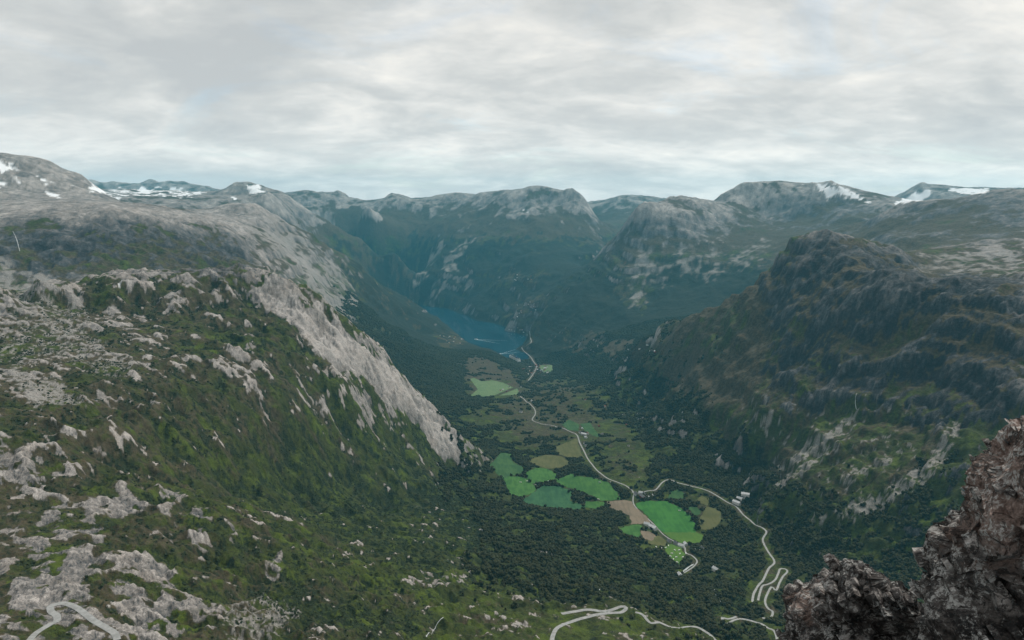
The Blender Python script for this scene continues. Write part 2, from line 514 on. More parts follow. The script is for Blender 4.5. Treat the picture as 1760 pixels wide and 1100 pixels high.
def ground(px, py, dmin=420.0, dmax=16400.0):
    """where the line of sight through a photo pixel first meets the terrain"""
    x, y, w = ray(px, py)
    h = math.hypot(x, y)
    s = w / h
    az = math.atan2(x, y)
    ds = np.exp(LD)
    col = at_grid(Zt, np.full(ND, az), LD)
    f = np.maximum(col, 0.0) - (CAMZ + s * ds)
    ok = np.where((f >= 0) & (ds > dmin) & (ds < dmax))[0]
    if len(ok) == 0:
        return None
    i = ok[0]
    t = f[i - 1] / (f[i - 1] - f[i]) if f[i - 1] < 0 else 0.0
    d = ds[i - 1] + (ds[i] - ds[i - 1]) * t
    return (x / h * d, y / h * d, CAMZ + s * d)

# ------------------------------------------------------------------ what grows or lies where
def box_blur(a, r, axis):
    c = np.cumsum(np.concatenate([np.repeat(np.take(a, [0], axis), r + 1, axis), a, np.repeat(np.take(a, [-1], axis), r, axis)], axis), axis)
    n = a.shape[axis]
    hi = np.take(c, np.arange(2 * r + 1, 2 * r + 1 + n), axis)
    lo = np.take(c, np.arange(0, n), axis)
    return (hi - lo) / (2 * r + 1)


def blur(a, r):
    for _ in range(2):
        a = box_blur(box_blur(a, r, 0), r, 1)
    return a


GX1, GY1 = gradient(Zt)
SL1 = np.hypot(GX1, GY1)
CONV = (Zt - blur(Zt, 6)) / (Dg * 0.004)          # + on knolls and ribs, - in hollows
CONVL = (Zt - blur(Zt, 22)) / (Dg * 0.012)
TANN = (Zt - CAMZ) / Dg
# warped coordinates give every painted edge a ragged course
_lw = np.clip(Dg * 0.035, 20, 400).astype(np.float32)
WX = X + _lw * 0.55 * (pnoise(X / (_lw[:1, :] * 1.0), Y / (_lw[:1, :]), 71) + 0.5 * pnoise(X / (_lw[:1, :] * 0.35), Y / (_lw[:1, :] * 0.35), 72))
WY = Y + _lw * 0.55 * (pnoise(X / (_lw[:1, :] * 1.0), Y / (_lw[:1, :]), 73) + 0.5 * pnoise(X / (_lw[:1, :] * 0.35), Y / (_lw[:1, :] * 0.35), 74))


def to_world(poly, step=18):
    out = []
    m = len(poly)
    for i in range(m):
        (x0, y0), (x1, y1) = poly[i], poly[(i + 1) % m]
        k = max(1, int(math.hypot(x1 - x0, y1 - y0) / step))
        for j in range(k):
            g = ground(x0 + (x1 - x0) * j / k, y0 + (y1 - y0) * j / k)
            if g:
                out.append(g)
    return out


def inside(poly, x, y):
    res = np.zeros(x.shape, bool)
    m = len(poly)
    for i in range(m):
        (x0, y0), (x1, y1) = poly[i][:2], poly[(i + 1) % m][:2]
        if y0 == y1:
            continue
        c = ((y0 > y) != (y1 > y)) & (x < (x1 - x0) * (y - y0) / (y1 - y0) + x0)
        res ^= c
    return res


def region(poly_px, soft=4, warp=1.0, step=18):
    """soft mask of a patch of ground, outlined by sight lines to its edge"""
    w = to_world(poly_px, step)
    out = np.zeros(Z0.shape, np.float32)
    if len(w) < 3:
        return out
    xs, ys = [p[0] for p in w], [p[1] for p in w]
    pad = 0.06 * max(max(xs) - min(xs), max(ys) - min(ys)) + 60
    bb = (X > min(xs) - pad) & (X < max(xs) + pad) & (Y > min(ys) - pad) & (Y < max(ys) + pad)
    ii, jj = np.where(bb)
    if len(ii) == 0:
        return out
    i0, i1, j0, j1 = max(ii.min() - 12, 0), ii.max() + 13, max(jj.min() - 12, 0), jj.max() + 13
    sx = X[i0:i1, j0:j1] * (1 - warp) + WX[i0:i1, j0:j1] * warp
    sy = Y[i0:i1, j0:j1] * (1 - warp) + WY[i0:i1, j0:j1] * warp
    m = (inside(w, sx, sy)).astype(np.float32)
    if soft:
        m = blur(m, soft)
    out[i0:i1, j0:j1] = m
    return out


# patterns
def unit(a):
    return ((a - a.mean()) / a.std()).astype(np.float32)


def scales(lam_rel, lams):
    for lam in lams:
        w = np.exp(-(np.log2(lam / (_D1 * lam_rel))) ** 2 / 0.9)
        sl = window(w)
        if sl is not None:
            yield lam, w[sl].astype(np.float32), sl


def ddn(lam_rel, octs, seed):
    """noise whose grain follows the scale of the land: small near the viewpoint, broad on far ranges"""
    out = np.zeros(Z0.shape, np.float32)
    for lam, w, sl in scales(lam_rel, (4, 8, 16, 32, 64, 128, 256, 512)):
        out[:, sl] += w * fbm(Xf[:, sl], Yf[:, sl], lam, octs, 0.6, seed + lam)
    return unit(out)


def streak(lam_rel, dx, dy, stretch, seed):
    """grain drawn out along a direction (dx, dy arrays or numbers)"""
    out = np.zeros(Z0.shape, np.float32)
    for lam, w, sl in scales(lam_rel, (6, 12, 24, 48, 96, 192)):
        x, y = Xf[:, sl], Yf[:, sl]
        if np.isscalar(dx):
            out[:, sl] += w * fbm((x * dx + y * dy) / stretch, -x * dy + y * dx, lam, 3, 0.6, seed + lam)
        else:
            acc = 0
            for t in (-2, -1, 0, 1, 2):
                acc = acc + pnoise(x / lam + dx[:, sl] * (t * stretch / 4), y / lam + dy[:, sl] * (t * stretch / 4), seed + lam)
            out[:, sl] += w * acc
    return unit(out)


N_BIG = ddn(0.06, 3, 11)
N_MID = ddn(0.018, 3, 23)
N_FINE = ddn(0.006, 3, 37)
FALL = streak(0.010, uxf, uyf, 6, 41)            # runs of stone and turf down the fall line
FALL2 = streak(0.004, uxf, uyf, 8, 43)
BED = streak(0.010, 0.90, -0.43, 5, 47)          # bedding of the rock, crossing the slope
WHALE = streak(0.034, -uyf, uxf, 4, 57)            # long whalebacks of ice-worn rock
LEDGE = streak(0.007, -uyf, uxf, 7, 53)          # ledges that follow the contour

ele = Zt + 40 * N_BIG
# chance of bare rock: altitude, steepness
ROCK = 0.05 + 0.80 * smooth(950, 1380, ele) + 0.55 * smooth(0.80, 1.35, SL1) * smooth(1800, 2600, Dg)
FOREST = (1 - smooth(520 + 200 * smooth(5200, 7000, Dg), 760 + 200 * smooth(5200, 7000, Dg), ele + 25 * FALL)) * (1 - smooth(0.85, 1.25, SL1) * (1 - 0.6 * smooth(5200, 7000, Dg)))
HEATH = np.clip(0.30 + 0.55 * smooth(720, 1120, ele) + 0.14 * N_MID + 0.16 * N_BIG + 0.45 * smooth(3600, 6000, Dg) + 0.25 * (1 - smooth(450, 600, Zt)), 0, 1)
SCREE = np.zeros_like(Z0)
TONE = 0.56 + 0.07 * N_MID + 0.05 * N_BIG
SNOW = np.zeros_like(Z0)
far = smooth(4500, 7500, Dg)


def lift(field, poly, v, soft=5, warp=1.0):
    m = region(poly, soft, warp)
    field += m * v
    return m


def blend(field, poly, v, soft=5, warp=1.0):
    m = region(poly, soft, warp)
    field *= 1 - m
    field += m * v
    return m

_far = smooth(5200, 6800, Dg) * (1 - smooth(1050, 1350, ele))
ROCK *= 1 - 0.72 * _far
TONE -= 0.18 * _far
HILL = region([(0,505),(180,475),(320,468),(450,476),(560,522),(680,632),(770,752),(800,800),(800,850),(850,900),(800,960),(700,1095),(0,1098)], 3, 0.3)
FOREST *= 1 - HILL
ROCK = np.minimum(ROCK, 0.45) * HILL * 0.34 + ROCK * (1 - HILL) + HILL * 0.012
# pale slab on the shoulder of the round hill
SLAB = [(425,492),(470,494),(520,527),(560,550),(600,572),(650,612),(690,650),(725,690),(752,722),(775,762),(792,795),(765,794),(734,757),(703,723),(656,676),(632,645),(595,636),(554,611),(520,577),(477,543),(435,522)]
lift(ROCK, SLAB, 1.1, 3, 0.4)
lift(TONE, SLAB, 0.34, 3, 0.4)
# bare crest and stony west shoulder
lift(ROCK, [(0,505),(130,490),(250,470),(400,470),(500,490),(480,505),(380,490),(260,500),(150,520),(60,560),(0,570)], 0.16, 5)
lift(SCREE, [(60,525),(130,505),(170,560),(130,585),(80,570)], 0.40, 5)
lift(SCREE, [(0,555),(90,560),(180,585),(250,640),(200,650),(110,615),(60,625),(0,600)], 0.30, 5)
lift(SCREE, [(40,620),(80,650),(140,690),(120,705),(70,675),(35,645)], 0.9, 3)
lift(ROCK, [(370,570),(440,575),(450,605),(400,615)], 0.5, 3)
lift(ROCK, [(0,740),(45,745),(60,790),(120,820),(60,830),(0,810)], 0.6, 3)
lift(ROCK, [(610,660),(660,700),(640,710),(590,680)], 0.4, 3)
# grey ice-polished knolls close to the viewpoint
lift(ROCK, [(0,890),(60,870),(140,870),(180,900),(170,930),(60,935),(0,930)], 0.55, 4)
lift(ROCK, [(180,860),(240,842),(330,855),(370,875),(330,885),(200,885)], 0.5, 4)
lift(ROCK, [(0,960),(90,945),(250,950),(330,1000),(380,1070),(300,1100),(0,1100)], 0.52, 5)
lift(ROCK, [(240,900),(360,900),(440,910),(450,935),(300,930)], 0.3, 4)
lift(ROCK, [(445,955),(490,955),(495,990),(460,995)], 0.9, 2)
lift(SCREE, [(380,1040),(460,1030),(520,1060),(480,1098),(400,1098)], 0.55, 4)
lift(ROCK, [(700,985),(800,990),(790,1005),(690,1005)], 0.25, 3)
# deep green scrub low on the hill
SCRUB = np.clip(region([(520,760),(620,790),(760,840),(840,880),(900,930),(880,1000),(760,1010),(640,960),(560,920),(480,850),(400,790)], 12), 0, 1) * 0.55
SCRUB = np.maximum(SCRUB, 0.8 * region([(700,800),(800,830),(860,880),(960,900),(1060,900),(1160,985),(1300,1000),(1300,1080),(1200,1070),(1080,1030),(940,1040),(860,1010),(800,950),(720,870)], 8))
SCRUB = np.maximum(SCRUB, 0.5 * region([(130,600),(240,620),(330,700),(500,740),(450,800),(300,770),(200,700)], 12))
SCRUB = np.maximum(SCRUB, 0.75 * region([(400,1010),(500,1000),(640,1040),(760,1060),(700,1098),(520,1098),(470,1060)], 8))
blend(FOREST, [(770,790),(850,850),(960,880),(1060,905),(1120,950),(1160,985),(1300,990),(1330,1060),(1200,1070),(1080,1030),(960,1020),(900,960),(820,900),(750,840)], 0.85, 6)
# valley woods and open ground
blend(FOREST, [(1010,640),(1100,600),(1180,650),(1230,700),(1260,760),(1330,820),(1290,850),(1190,830),(1130,800),(1110,740),(1040,700)], 1.0, 5)
blend(FOREST, [(1200,840),(1290,850),(1420,900),(1580,930),(1580,985),(1350,1080),(1300,1080),(1240,960),(1250,900)], 0.95, 5)
_v = (1 - smooth(560, 640, Zt)) * (1 - smooth(3600, 4400, Dg))
FOREST -= _v * np.clip(0.16 - 0.18 * N_BIG, 0, 0.5)
blend(FOREST, [(960,900),(1060,905),(1120,950),(1160,985),(1140,1020),(1040,1010),(960,1000),(900,950)], 0.62, 8)
lift(FOREST, [(850,700),(890,660),(990,648),(1050,690),(1070,730),(1010,770),(900,775),(855,755)], -0.72, 6)
lift(FOREST, [(1020,760),(1070,730),(1120,770),(1135,810),(1120,832),(1060,825)], -0.75, 5)
lift(FOREST, [(1240,880),(1200,840),(1130,860),(1230,900)], -0.5, 4)
lift(FOREST, [(1190,990),(1250,970),(1260,1000),(1190,1010)], -0.35, 5)
lift(FOREST, [(1450,890),(1560,890),(1560,960),(1430,960)], -0.45, 8)
lift(FOREST, [(780,620),(820,612),(890,640),(900,660),(880,680),(800,684),(800,655)], -0.9, 4)
lift(FOREST, [(740,575),(800,570),(815,585),(770,600)], -0.6, 3)
lift(FOREST, [(780,700),(850,690),(860,730),(790,740)], -0.5, 5)
blend(HEATH, [(780,620),(830,615),(880,645),(800,655)], 1.0, 4)
blend(HEATH, [(860,690),(990,655),(1010,740),(900,765)], 0.75, 5)
lift(FOREST, [(980,565),(1010,580),(1085,585),(1070,605),(1020,608),(985,590)], -0.95, 3)
blend(HEATH, [(980,565),(1010,580),(1085,585),(1070,605),(1020,608),(985,590)], 1.0, 3)
# open slopes and screes of the eastern side
lift(FOREST, [(1140,645),(1190,630),(1260,610),(1330,560),(1400,560),(1500,600),(1500,690),(1600,760),(1560,830),(1440,860),(1340,830),(1280,770),(1230,700)], -0.9, 6)
lift(HEATH, [(1140,645),(1260,610),(1300,560),(1330,480),(1424,402),(1560,440),(1760,480),(1760,700),(1500,690),(1260,690)], 0.6, 8)
lift(ROCK, [(1290,500),(1340,440),(1424,403),(1530,432),(1600,480),(1760,480),(1760,700),(1620,720),(1500,690),(1380,690),(1280,640)], 0.14, 8)
lift(ROCK, [(1360,630),(1500,610),(1660,600),(1760,600),(1760,700),(1700,720),(1620,770),(1500,700),(1390,690)], 0.42, 6)
FOREST *= 1 - region([(1290,500),(1424,402),(1760,470),(1760,720),(1620,740),(1500,695),(1380,690),(1280,640)], 5)
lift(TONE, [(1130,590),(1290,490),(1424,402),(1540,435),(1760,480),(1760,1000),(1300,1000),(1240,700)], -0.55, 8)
for pl, v in (([(1470,705),(1476,712),(1420,765),(1350,805),(1340,800),(1410,755)], 1.0), ([(1330,705),(1320,728),(1280,755),(1305,725)], 0.9),
              ([(1640,720),(1650,740),(1610,815),(1520,870),(1400,905),(1390,898),(1500,850),(1590,800)], 0.85), ([(1530,785),(1535,792),(1450,825),(1446,818)], 0.8),
              ([(1460,745),(1440,770),(1380,812),(1320,850),(1316,846),(1375,800)], 0.7)):
    lift(SCREE, pl, v * 0.8, 1, 0.12)
SCREE += region([(1250,700),(1500,700),(1600,780),(1400,880),(1300,800)], 8) * 0.10 * smooth(0.8, 1.8, FALL)
lift(SCREE, [(1560,445),(1640,440),(1740,430),(1760,470),(1640,472),(1570,466)], 0.30, 4)
lift(SCREE, [(1080,470),(1100,430),(1130,440),(1090,500),(1110,530),(1080,520)], 0.5, 4)
TALUS = region([(1140,650),(1230,640),(1300,690),(1400,712),(1480,700),(1560,730),(1640,745),(1640,790),(1560,850),(1440,890),(1340,850),(1280,790),(1220,720)], 8)
ROCK *= 1 - 0.96 * np.clip(TALUS * 1.3, 0, 1)
HEATH += 0.30 * TALUS
FOREST += region([(1260,770),(1340,800),(1440,830),(1560,800),(1640,790),(1600,900),(1440,910),(1320,870)], 14) * 0.55
lift(TONE, [(1250,352),(1282,320),(1420,318),(1540,356),(1500,352),(1420,340),(1330,338),(1270,356),(1120,356)], 0.22, 4)
lift(ROCK, [(1040,580),(1140,565),(1300,485),(1320,560),(1290,650),(1200,720),(1090,680)], -0.65, 6)
lift(HEATH, [(1040,580),(1140,565),(1300,485),(1320,560),(1290,650),(1200,720),(1090,680)], 0.4, 6)
# northern cliffs: their shade is put into a darker rock tone
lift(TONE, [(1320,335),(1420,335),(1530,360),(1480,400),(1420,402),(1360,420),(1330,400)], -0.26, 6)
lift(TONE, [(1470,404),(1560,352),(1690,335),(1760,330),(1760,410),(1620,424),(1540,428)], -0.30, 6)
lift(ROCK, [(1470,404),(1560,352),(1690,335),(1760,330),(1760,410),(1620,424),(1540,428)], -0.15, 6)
# grey flank and plateau of the western mountains
lift(ROCK, [(0,270),(100,280),(200,346),(330,365),(430,352),(540,410),(600,470),(580,500),(500,460),(480,420),(300,390),(0,376)], 0.35, 8)
lift(TONE, [(0,270),(100,280),(200,346),(330,365),(430,352),(540,410),(600,470),(580,500),(500,460),(480,420),(300,390),(0,376)], 0.12, 8)
lift(ROCK, [(560,440),(650,500),(700,525),(760,600),(800,700),(760,700),(690,620),(620,560),(560,500)], -0.5, 6)
lift(FOREST, [(580,500),(650,530),(700,560),(760,600),(800,700),(780,720),(690,630),(620,560),(570,520)], 0.6, 6)
lift(SCREE, [(440,400),(500,400),(560,440),(600,500),(560,520),(520,480),(470,440)], 0.55, 6)
lift(SCREE, [(0,440),(40,460),(90,492),(60,495),(0,492)], 0.9, 4)
lift(ROCK, [(0,385),(200,385),(380,400),(440,430),(440,470),(200,465),(60,485),(0,440)], -0.05, 10)
lift(TONE, [(0,385),(200,385),(380,400),(440,430),(440,470),(200,465),(60,485),(0,440)], -0.50, 10)
# snow that has lasted the summer
for pl in ([(0,270),(18,278),(38,290),(22,296),(0,290)], [(0,308),(38,308),(40,314),(0,316)], [(62,300),(80,308),(92,318),(84,320),(68,310)], [(80,328),(100,334),(104,340),(90,338)],
           [(118,312),(136,320),(132,322)], [(422,320),(446,318),(458,330),(440,334),(432,328)], [(388,334),(408,340),(410,347),(398,342)], [(166,324),(185,330),(182,334),(168,332)], [(240,322),(262,328),(258,334),(236,332)],
           [(1380,319),(1425,316),(1462,328),(1482,341),(1440,338),(1410,329)], [(1425,320),(1445,322),(1458,331),(1448,330)], [(1470,338),(1500,347),(1490,350)], [(1538,347),(1562,333),(1600,328),(1610,336),(1570,347),(1545,353)],
           [(1632,323),(1700,325),(1690,334),(1650,334)], [(1600,330),(1610,336),(1596,338)], [(850,355),(868,357),(858,360)], [(905,358),(915,359),(908,362)], [(1222,368),(1240,366),(1232,373)],
           [(205,498),(212,500),(206,503)]):
    SNOW = np.maximum(SNOW, region(pl, 1, 0.35, 6))
_fs = region([(160,330),(166,322),(200,317),(230,328),(262,318),(310,324),(350,332),(340,338),(170,336)], 2, 0.3)
SNOW = np.maximum(SNOW, _fs * smooth(-0.3, 0.9, N_MID + 0.5 * FALL))
lift(ROCK, [(540,390),(620,370),(700,380),(760,450),(720,505),(690,515),(660,495),(600,440)], -0.6, 6)
# far walls of the fjord: woods below, slide tracks of pale rock
TRK = 0
for pl in ([(760,410),(740,440),(715,500),(705,515),(712,515),(730,480),(752,440),(768,415)], [(800,400),(815,410),(770,470),(750,515),(735,522),(745,490),(780,430)], [(780,480),(815,480),(800,500),(785,495)]):
    TRK = np.maximum(TRK, region(pl, 2, 0.6))
SCREE += TRK * (0.15 + 0.4 * smooth(-0.8, 1.2, FALL))
lift(FOREST, [(880,515),(930,505),(940,530),(910,560),(885,560)], -0.45, 3)
lift(FOREST, [(860,465),(940,470),(940,488),(880,490)], -0.35, 3)
blend(ROCK, [(1080,380),(1120,355),(1240,355),(1330,330),(1400,340),(1330,390),(1260,400),(1140,400)], 0.75, 6)
lift(SCREE, [(1090,430),(1200,435),(1320,430),(1330,445),(1200,460),(1100,455)], 0.32, 8)
lift(FOREST, [(1060,410),(1110,420),(1120,530),(1080,520),(1040,480)], -0.4, 5)

# resolve to actual cover: each field above is the share of ground covered
def covered(share, pattern, soft=0.35):
    p = np.clip(share, 0.002, 0.998)
    return smooth(-soft, soft, pattern + np.log(p / (1 - p)) / 1.7) * smooth(0.002, 0.03, share)


near = 1 - smooth(2600, 3600, Dg)
KNOLL = smooth(0.02, 0.5, region([(0,860),(250,840),(400,880),(500,960),(420,1098),(0,1098)], 10, 0.3)).astype(np.float32)
pat_near = unit(0.16 * N_FINE + 0.75 * N_MID + 0.65 * N_BIG + 0.45 * BED + 0.22 * np.clip(CONV, -2, 2) + 0.35 * np.clip(CONVL, -2, 2))
pat_knoll = unit(0.10 * N_FINE + 0.35 * N_MID + 0.55 * N_BIG + 1.0 * WHALE + 0.22 * np.clip(CONV, -2, 2) + 0.35 * np.clip(CONVL, -2, 2))
pat_far = unit(0.15 * N_FINE + 0.55 * N_MID + 0.60 * N_BIG + 0.22 * FALL + 0.20 * LEDGE + 0.35 * np.clip(CONV, -2, 2) + 1.3 * (smooth(0.5, 1.3, SL1) - 0.4))
pat = (near * (pat_near * (1 - KNOLL) + pat_knoll * KNOLL) + (1 - near) * pat_far).astype(np.float32)
soft = 0.35 + 0.75 * (1 - near)
rock = covered(ROCK, pat, soft)
_sf = smooth(2700, 4500, Dg).astype(np.float32)
scree = covered(SCREE, unit((1 - _sf) * (0.5 * FALL2 + 0.5 * N_FINE) + 0.5 * FALL + 0.3 * N_MID + _sf * 0.5 * N_MID), 0.5 + 0.9 * smooth(2400, 5000, Dg))
forest = covered(FOREST, unit(0.7 * N_MID + 0.35 * N_BIG + 0.3 * N_FINE + 0.3 * FALL - 0.3 * np.clip(CONVL, -1, 2)))
forest *= 1 - smooth(0.3, 0.7, scree)
rock *= 1 - 0.85 * forest * (1 - smooth(0.8, 1.2, SL1))
scrub = covered(np.maximum(SCRUB, HILL * 0.30), unit(0.7 * N_MID + 0.6 * N_FINE + 0.4 * FALL - 0.4 * np.clip(CONV, -2, 2)), 0.5) * (1 - rock)
heath = np.clip(HEATH + 0.10 * N_FINE, 0, 1)
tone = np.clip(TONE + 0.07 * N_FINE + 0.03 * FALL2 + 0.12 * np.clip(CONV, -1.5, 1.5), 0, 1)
snow = smooth(0.40, 0.75, SNOW * 1.0 + (0.13 * N_FINE + 0.16 * FALL + 0.10 * LEDGE) * (SNOW > 0.02))

# outcrops stand proud of the turf round them
proud = blur(rock.astype(np.float64), 2) * near * (1 - 0.5 * smooth(0.05, 0.5, HILL) * 0) * smooth(420, 650, Dg)
Zt = Zt + proud * Dg * 0.0020 * (0.8 + 0.2 * np.clip(N_MID, -1, 1.5))
Zt = Zt + near * smooth(420, 650, Dg) * proud * Dg * (0.0011 * np.clip(LEDGE, -2, 2) * KNOLL + 0.0009 * np.clip(BED, -2, 2) * (1 - KNOLL))
crack = (1 - smooth(0.0, 0.22, np.abs(LEDGE + 0.5 * N_FINE))) * KNOLL + 0.8 * (1 - smooth(0.0, 0.20, np.abs(BED + 0.4 * N_FINE))) * (1 - KNOLL)
tone = tone + 0.02 * KNOLL
tone = np.clip(tone + 0.05 * np.clip(LEDGE, -2, 2) * KNOLL + 0.05 * np.clip(BED, -2, 2) * near * (1 - KNOLL) - 0.42 * crack * near, 0, 1)

# ------------------------------------------------------------------ materials
def new_mat(name):
    m = bpy.data.materials.new(name)
    m.use_nodes = True
    return m, NT(m.node_tree)


def finish(nt, color, rough=0.9, bump=None, strength=0.4, dist=1.0, spec=0.2, extra=None):
    b = nt.add("ShaderNodeBsdfPrincipled")
    nt.set(b, "Base Color", color if isinstance(color, bpy.types.NodeSocket) else (*color, 1))
    nt.set(b, "Roughness", rough)
    nt.set(b, "Specular IOR Level", spec)
    for k, v in (extra or {}).items():
        nt.set(b, k, v)
    if bump is not None:
        bp = nt.add("ShaderNodeBump", Height=bump, Strength=strength, Distance=dist)
        nt.l.new(bp.outputs[0], b.inputs["Normal"])
    o = nt.add("ShaderNodeOutputMaterial")
    nt.l.new(b.outputs[0], o.inputs["Surface"])
    return b


def plain(name, col, rough=0.8, spec=0.3, vary=0.15, scale=0.4, metallic=0.0):
    m, nt = new_mat(name)
    p = nt.add("ShaderNodeNewGeometry").outputs["Position"]
    n = nt.noise(p, scale, 4, 0.6)
    c = nt.mix(nt.mapr(n, 0.3, 0.7), tuple(v * (1 - vary) for v in col), tuple(min(1, v * (1 + vary)) for v in col))
    finish(nt, c, rough, spec=spec, extra={"Metallic": metallic})
    return m


def terrain_material():
    m, nt = new_mat("mountain_ground")
    pos = nt.add("ShaderNodeNewGeometry").outputs["Position"]
    c1 = nt.add("ShaderNodeAttribute", {"attribute_name": "cover"})
    c2 = nt.add("ShaderNodeAttribute", {"attribute_name": "cover_more"})
    s1 = nt.add("ShaderNodeSeparateColor", Color=c1.outputs["Color"])
    s2 = nt.add("ShaderNodeSeparateColor", Color=c2.outputs["Color"])
    rock, forest, heath = s1.outputs
    scree, tone, snow = s2.outputs
    scrub = c1.outputs["Alpha"]
    f3 = nt.noise(pos, 0.33, 5, 0.65)       # about 3 m
    f12 = nt.noise(pos, 0.08, 5, 0.6)
    f60 = nt.noise(pos, 0.016, 5, 0.6)
    f1 = nt.noise(pos, 1.1, 3, 0.6)
    gm = nt.math("ADD", nt.math("MULTIPLY", f12, 0.5), nt.math("MULTIPLY", f3, 0.5))
    grass = nt.mix(nt.mapr(gm, 0.40, 0.60), (0.016, 0.024, 0.006), (0.058, 0.078, 0.016))
    brown = nt.mix(nt.mapr(f12, 0.3, 0.7), (0.034, 0.029, 0.017), (0.080, 0.067, 0.042))
    grass = nt.mix(nt.mapr(f60, 0.42, 0.66, 0, 0.8), grass, (0.034, 0.040, 0.014))
    grass = nt.mix(nt.mapr(f60, 0.36, 0.47, 0.75, 0.0), grass, nt.mix(f3, (0.045, 0.066, 0.010), (0.088, 0.120, 0.018)))
    hb = nt.math("ADD", heath, nt.math("MULTIPLY", nt.math("SUBTRACT", f3, 0.5), 0.9), clamp=True)
    turf = nt.mix(nt.mapr(hb, 0.35, 0.95), grass, brown)
    turf = nt.mix(nt.math("MULTIPLY", scrub, 0.92), turf, nt.mix(nt.mapr(f3, 0.35, 0.65), (0.009, 0.016, 0.009), (0.024, 0.036, 0.016)))
    wood = nt.mix(nt.mapr(f12, 0.35, 0.65), (0.007, 0.011, 0.008), (0.019, 0.026, 0.015))
    turf = nt.mix(nt.math("MULTIPLY", forest, 0.94), turf, wood)
    # rock: light weathered faces against dark wet, lichened or shade-painted ones
    tn = nt.math("ADD", tone, nt.math("MULTIPLY", nt.math("SUBTRACT", f3, 0.5), 0.75))
    tn = nt.math("ADD", tn, nt.math("MULTIPLY", nt.math("SUBTRACT", f12, 0.5), 0.45), clamp=True)
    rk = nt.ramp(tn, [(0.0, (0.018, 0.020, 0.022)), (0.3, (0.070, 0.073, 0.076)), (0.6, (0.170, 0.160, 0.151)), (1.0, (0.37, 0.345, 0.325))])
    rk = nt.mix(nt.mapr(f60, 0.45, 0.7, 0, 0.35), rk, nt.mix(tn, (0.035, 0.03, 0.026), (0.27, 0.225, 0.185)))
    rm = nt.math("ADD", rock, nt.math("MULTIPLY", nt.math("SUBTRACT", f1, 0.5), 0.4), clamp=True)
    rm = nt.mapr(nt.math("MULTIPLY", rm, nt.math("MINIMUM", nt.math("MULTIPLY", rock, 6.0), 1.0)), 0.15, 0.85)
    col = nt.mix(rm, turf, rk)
    sc = nt.mix(nt.mapr(f3, 0.3, 0.7), (0.15, 0.145, 0.135), (0.29, 0.275, 0.255))
    col = nt.mix(nt.math("MULTIPLY", scree, 0.9), col, sc)
    col = nt.mix(1.0, col, nt.ramp(f1, [(0.30, 0.55), (0.5, 1.0), (0.70, 1.45)]), "MULTIPLY")
    col = nt.mix(snow, col, (0.72, 0.74, 0.76))
    hgt = nt.math("ADD", nt.math("MULTIPLY", f3, 1.6), nt.math("ADD", nt.math("MULTIPLY", f12, 5.0), nt.math("MULTIPLY", f60, 16.0)))
    hgt = nt.math("MULTIPLY", hgt, nt.math("SUBTRACT", 1.0, nt.math("MULTIPLY", snow, 0.8)))
    finish(nt, col, 0.92, hgt, 0.8, 1.0, 0.12)
    return m


MAT_TERRAIN = terrain_material()


def water_material():
    m, nt = new_mat("fjord_water")
    pos = nt.add("ShaderNodeNewGeometry").outputs["Position"]
    mp = nt.add("ShaderNodeMapping", Vector=pos)
    mp.inputs["Rotation"].default_value = (0, 0, 0.5)
    mp.inputs["Scale"].default_value = (1.0, 0.35, 1.0)
    n = nt.noise(mp.outputs[0], 0.12, 3, 0.6)
    big = nt.noise(mp.outputs[0], 0.004, 3, 0.5, 0.4)
    c = nt.mix(nt.mapr(big, 0.35, 0.65), (0.002, 0.030, 0.052), (0.003, 0.042, 0.068))
    finish(nt, c, nt.mapr(big, 0.4, 0.65, 0.06, 0.14), n, 0.06, 0.5, 0.3)
    return m


# ------------------------------------------------------------------ land objects
def put(name, me, mat=None, parent=None, label=None, cat=None, group=None, kind=None):
    ob = bpy.data.objects.new(name, me)
    C.objects.link(ob)
    if mat is not None and me is not None and not me.materials:
        me.materials.append(mat)
    if parent is not None:
        ob.parent = parent
    for k, v in (("label", label), ("category", cat), ("group", group), ("kind", kind)):
        if v:
            ob[k] = v
    return ob


def np_mesh(name, V, Fc, smooth_faces=True):
    me = bpy.data.meshes.new(name)
    V = np.ascontiguousarray(V, np.float32)
    Fc = np.ascontiguousarray(Fc, np.int32)
    k = Fc.shape[1]
    me.vertices.add(len(V)); me.vertices.foreach_set("co", V.ravel())
    me.loops.add(Fc.size); me.loops.foreach_set("vertex_index", Fc.ravel())
    me.polygons.add(len(Fc)); me.polygons.foreach_set("loop_start", np.arange(len(Fc), dtype=np.int32) * k)
    me.polygons.foreach_set("use_smooth", np.full(len(Fc), smooth_faces))
    me.update()
    return me


LAND = {
 "hill": ("hill", "round green hill with pale rock slab down its shoulder"),
 "slope": ("hillside", "steep grassy hillside with grey knolls below the viewpoint"),
 "valley": ("valley_ground", "wooded valley floor with farm fields and winding road"),
 "west_side": ("fjord_slope", "wooded flank falling to the fjord behind the round hill"),
 "west_mountain": ("plateau_mountain", "bare grey mountain with snow patches and plateau edge"),
 "far_range": ("far_mountain", "hazy blue mountain range across the fjord"),
 "east_mountain": ("headland_mountain", "flat topped mountain with steep wooded foot beside the fjord"),
 "snow_mountain": ("snow_mountain", "distant mountain carrying long snow patches on the skyline"),
 "dark_mountain": ("dark_mountain", "dark flat mountain behind the near cliffs"),
 "cliff_mountain": ("cliff_mountain", "dark cliffed mountain with scree streaks above the valley woods"),
}
_merge = {"water": "valley", "shore": "valley"}


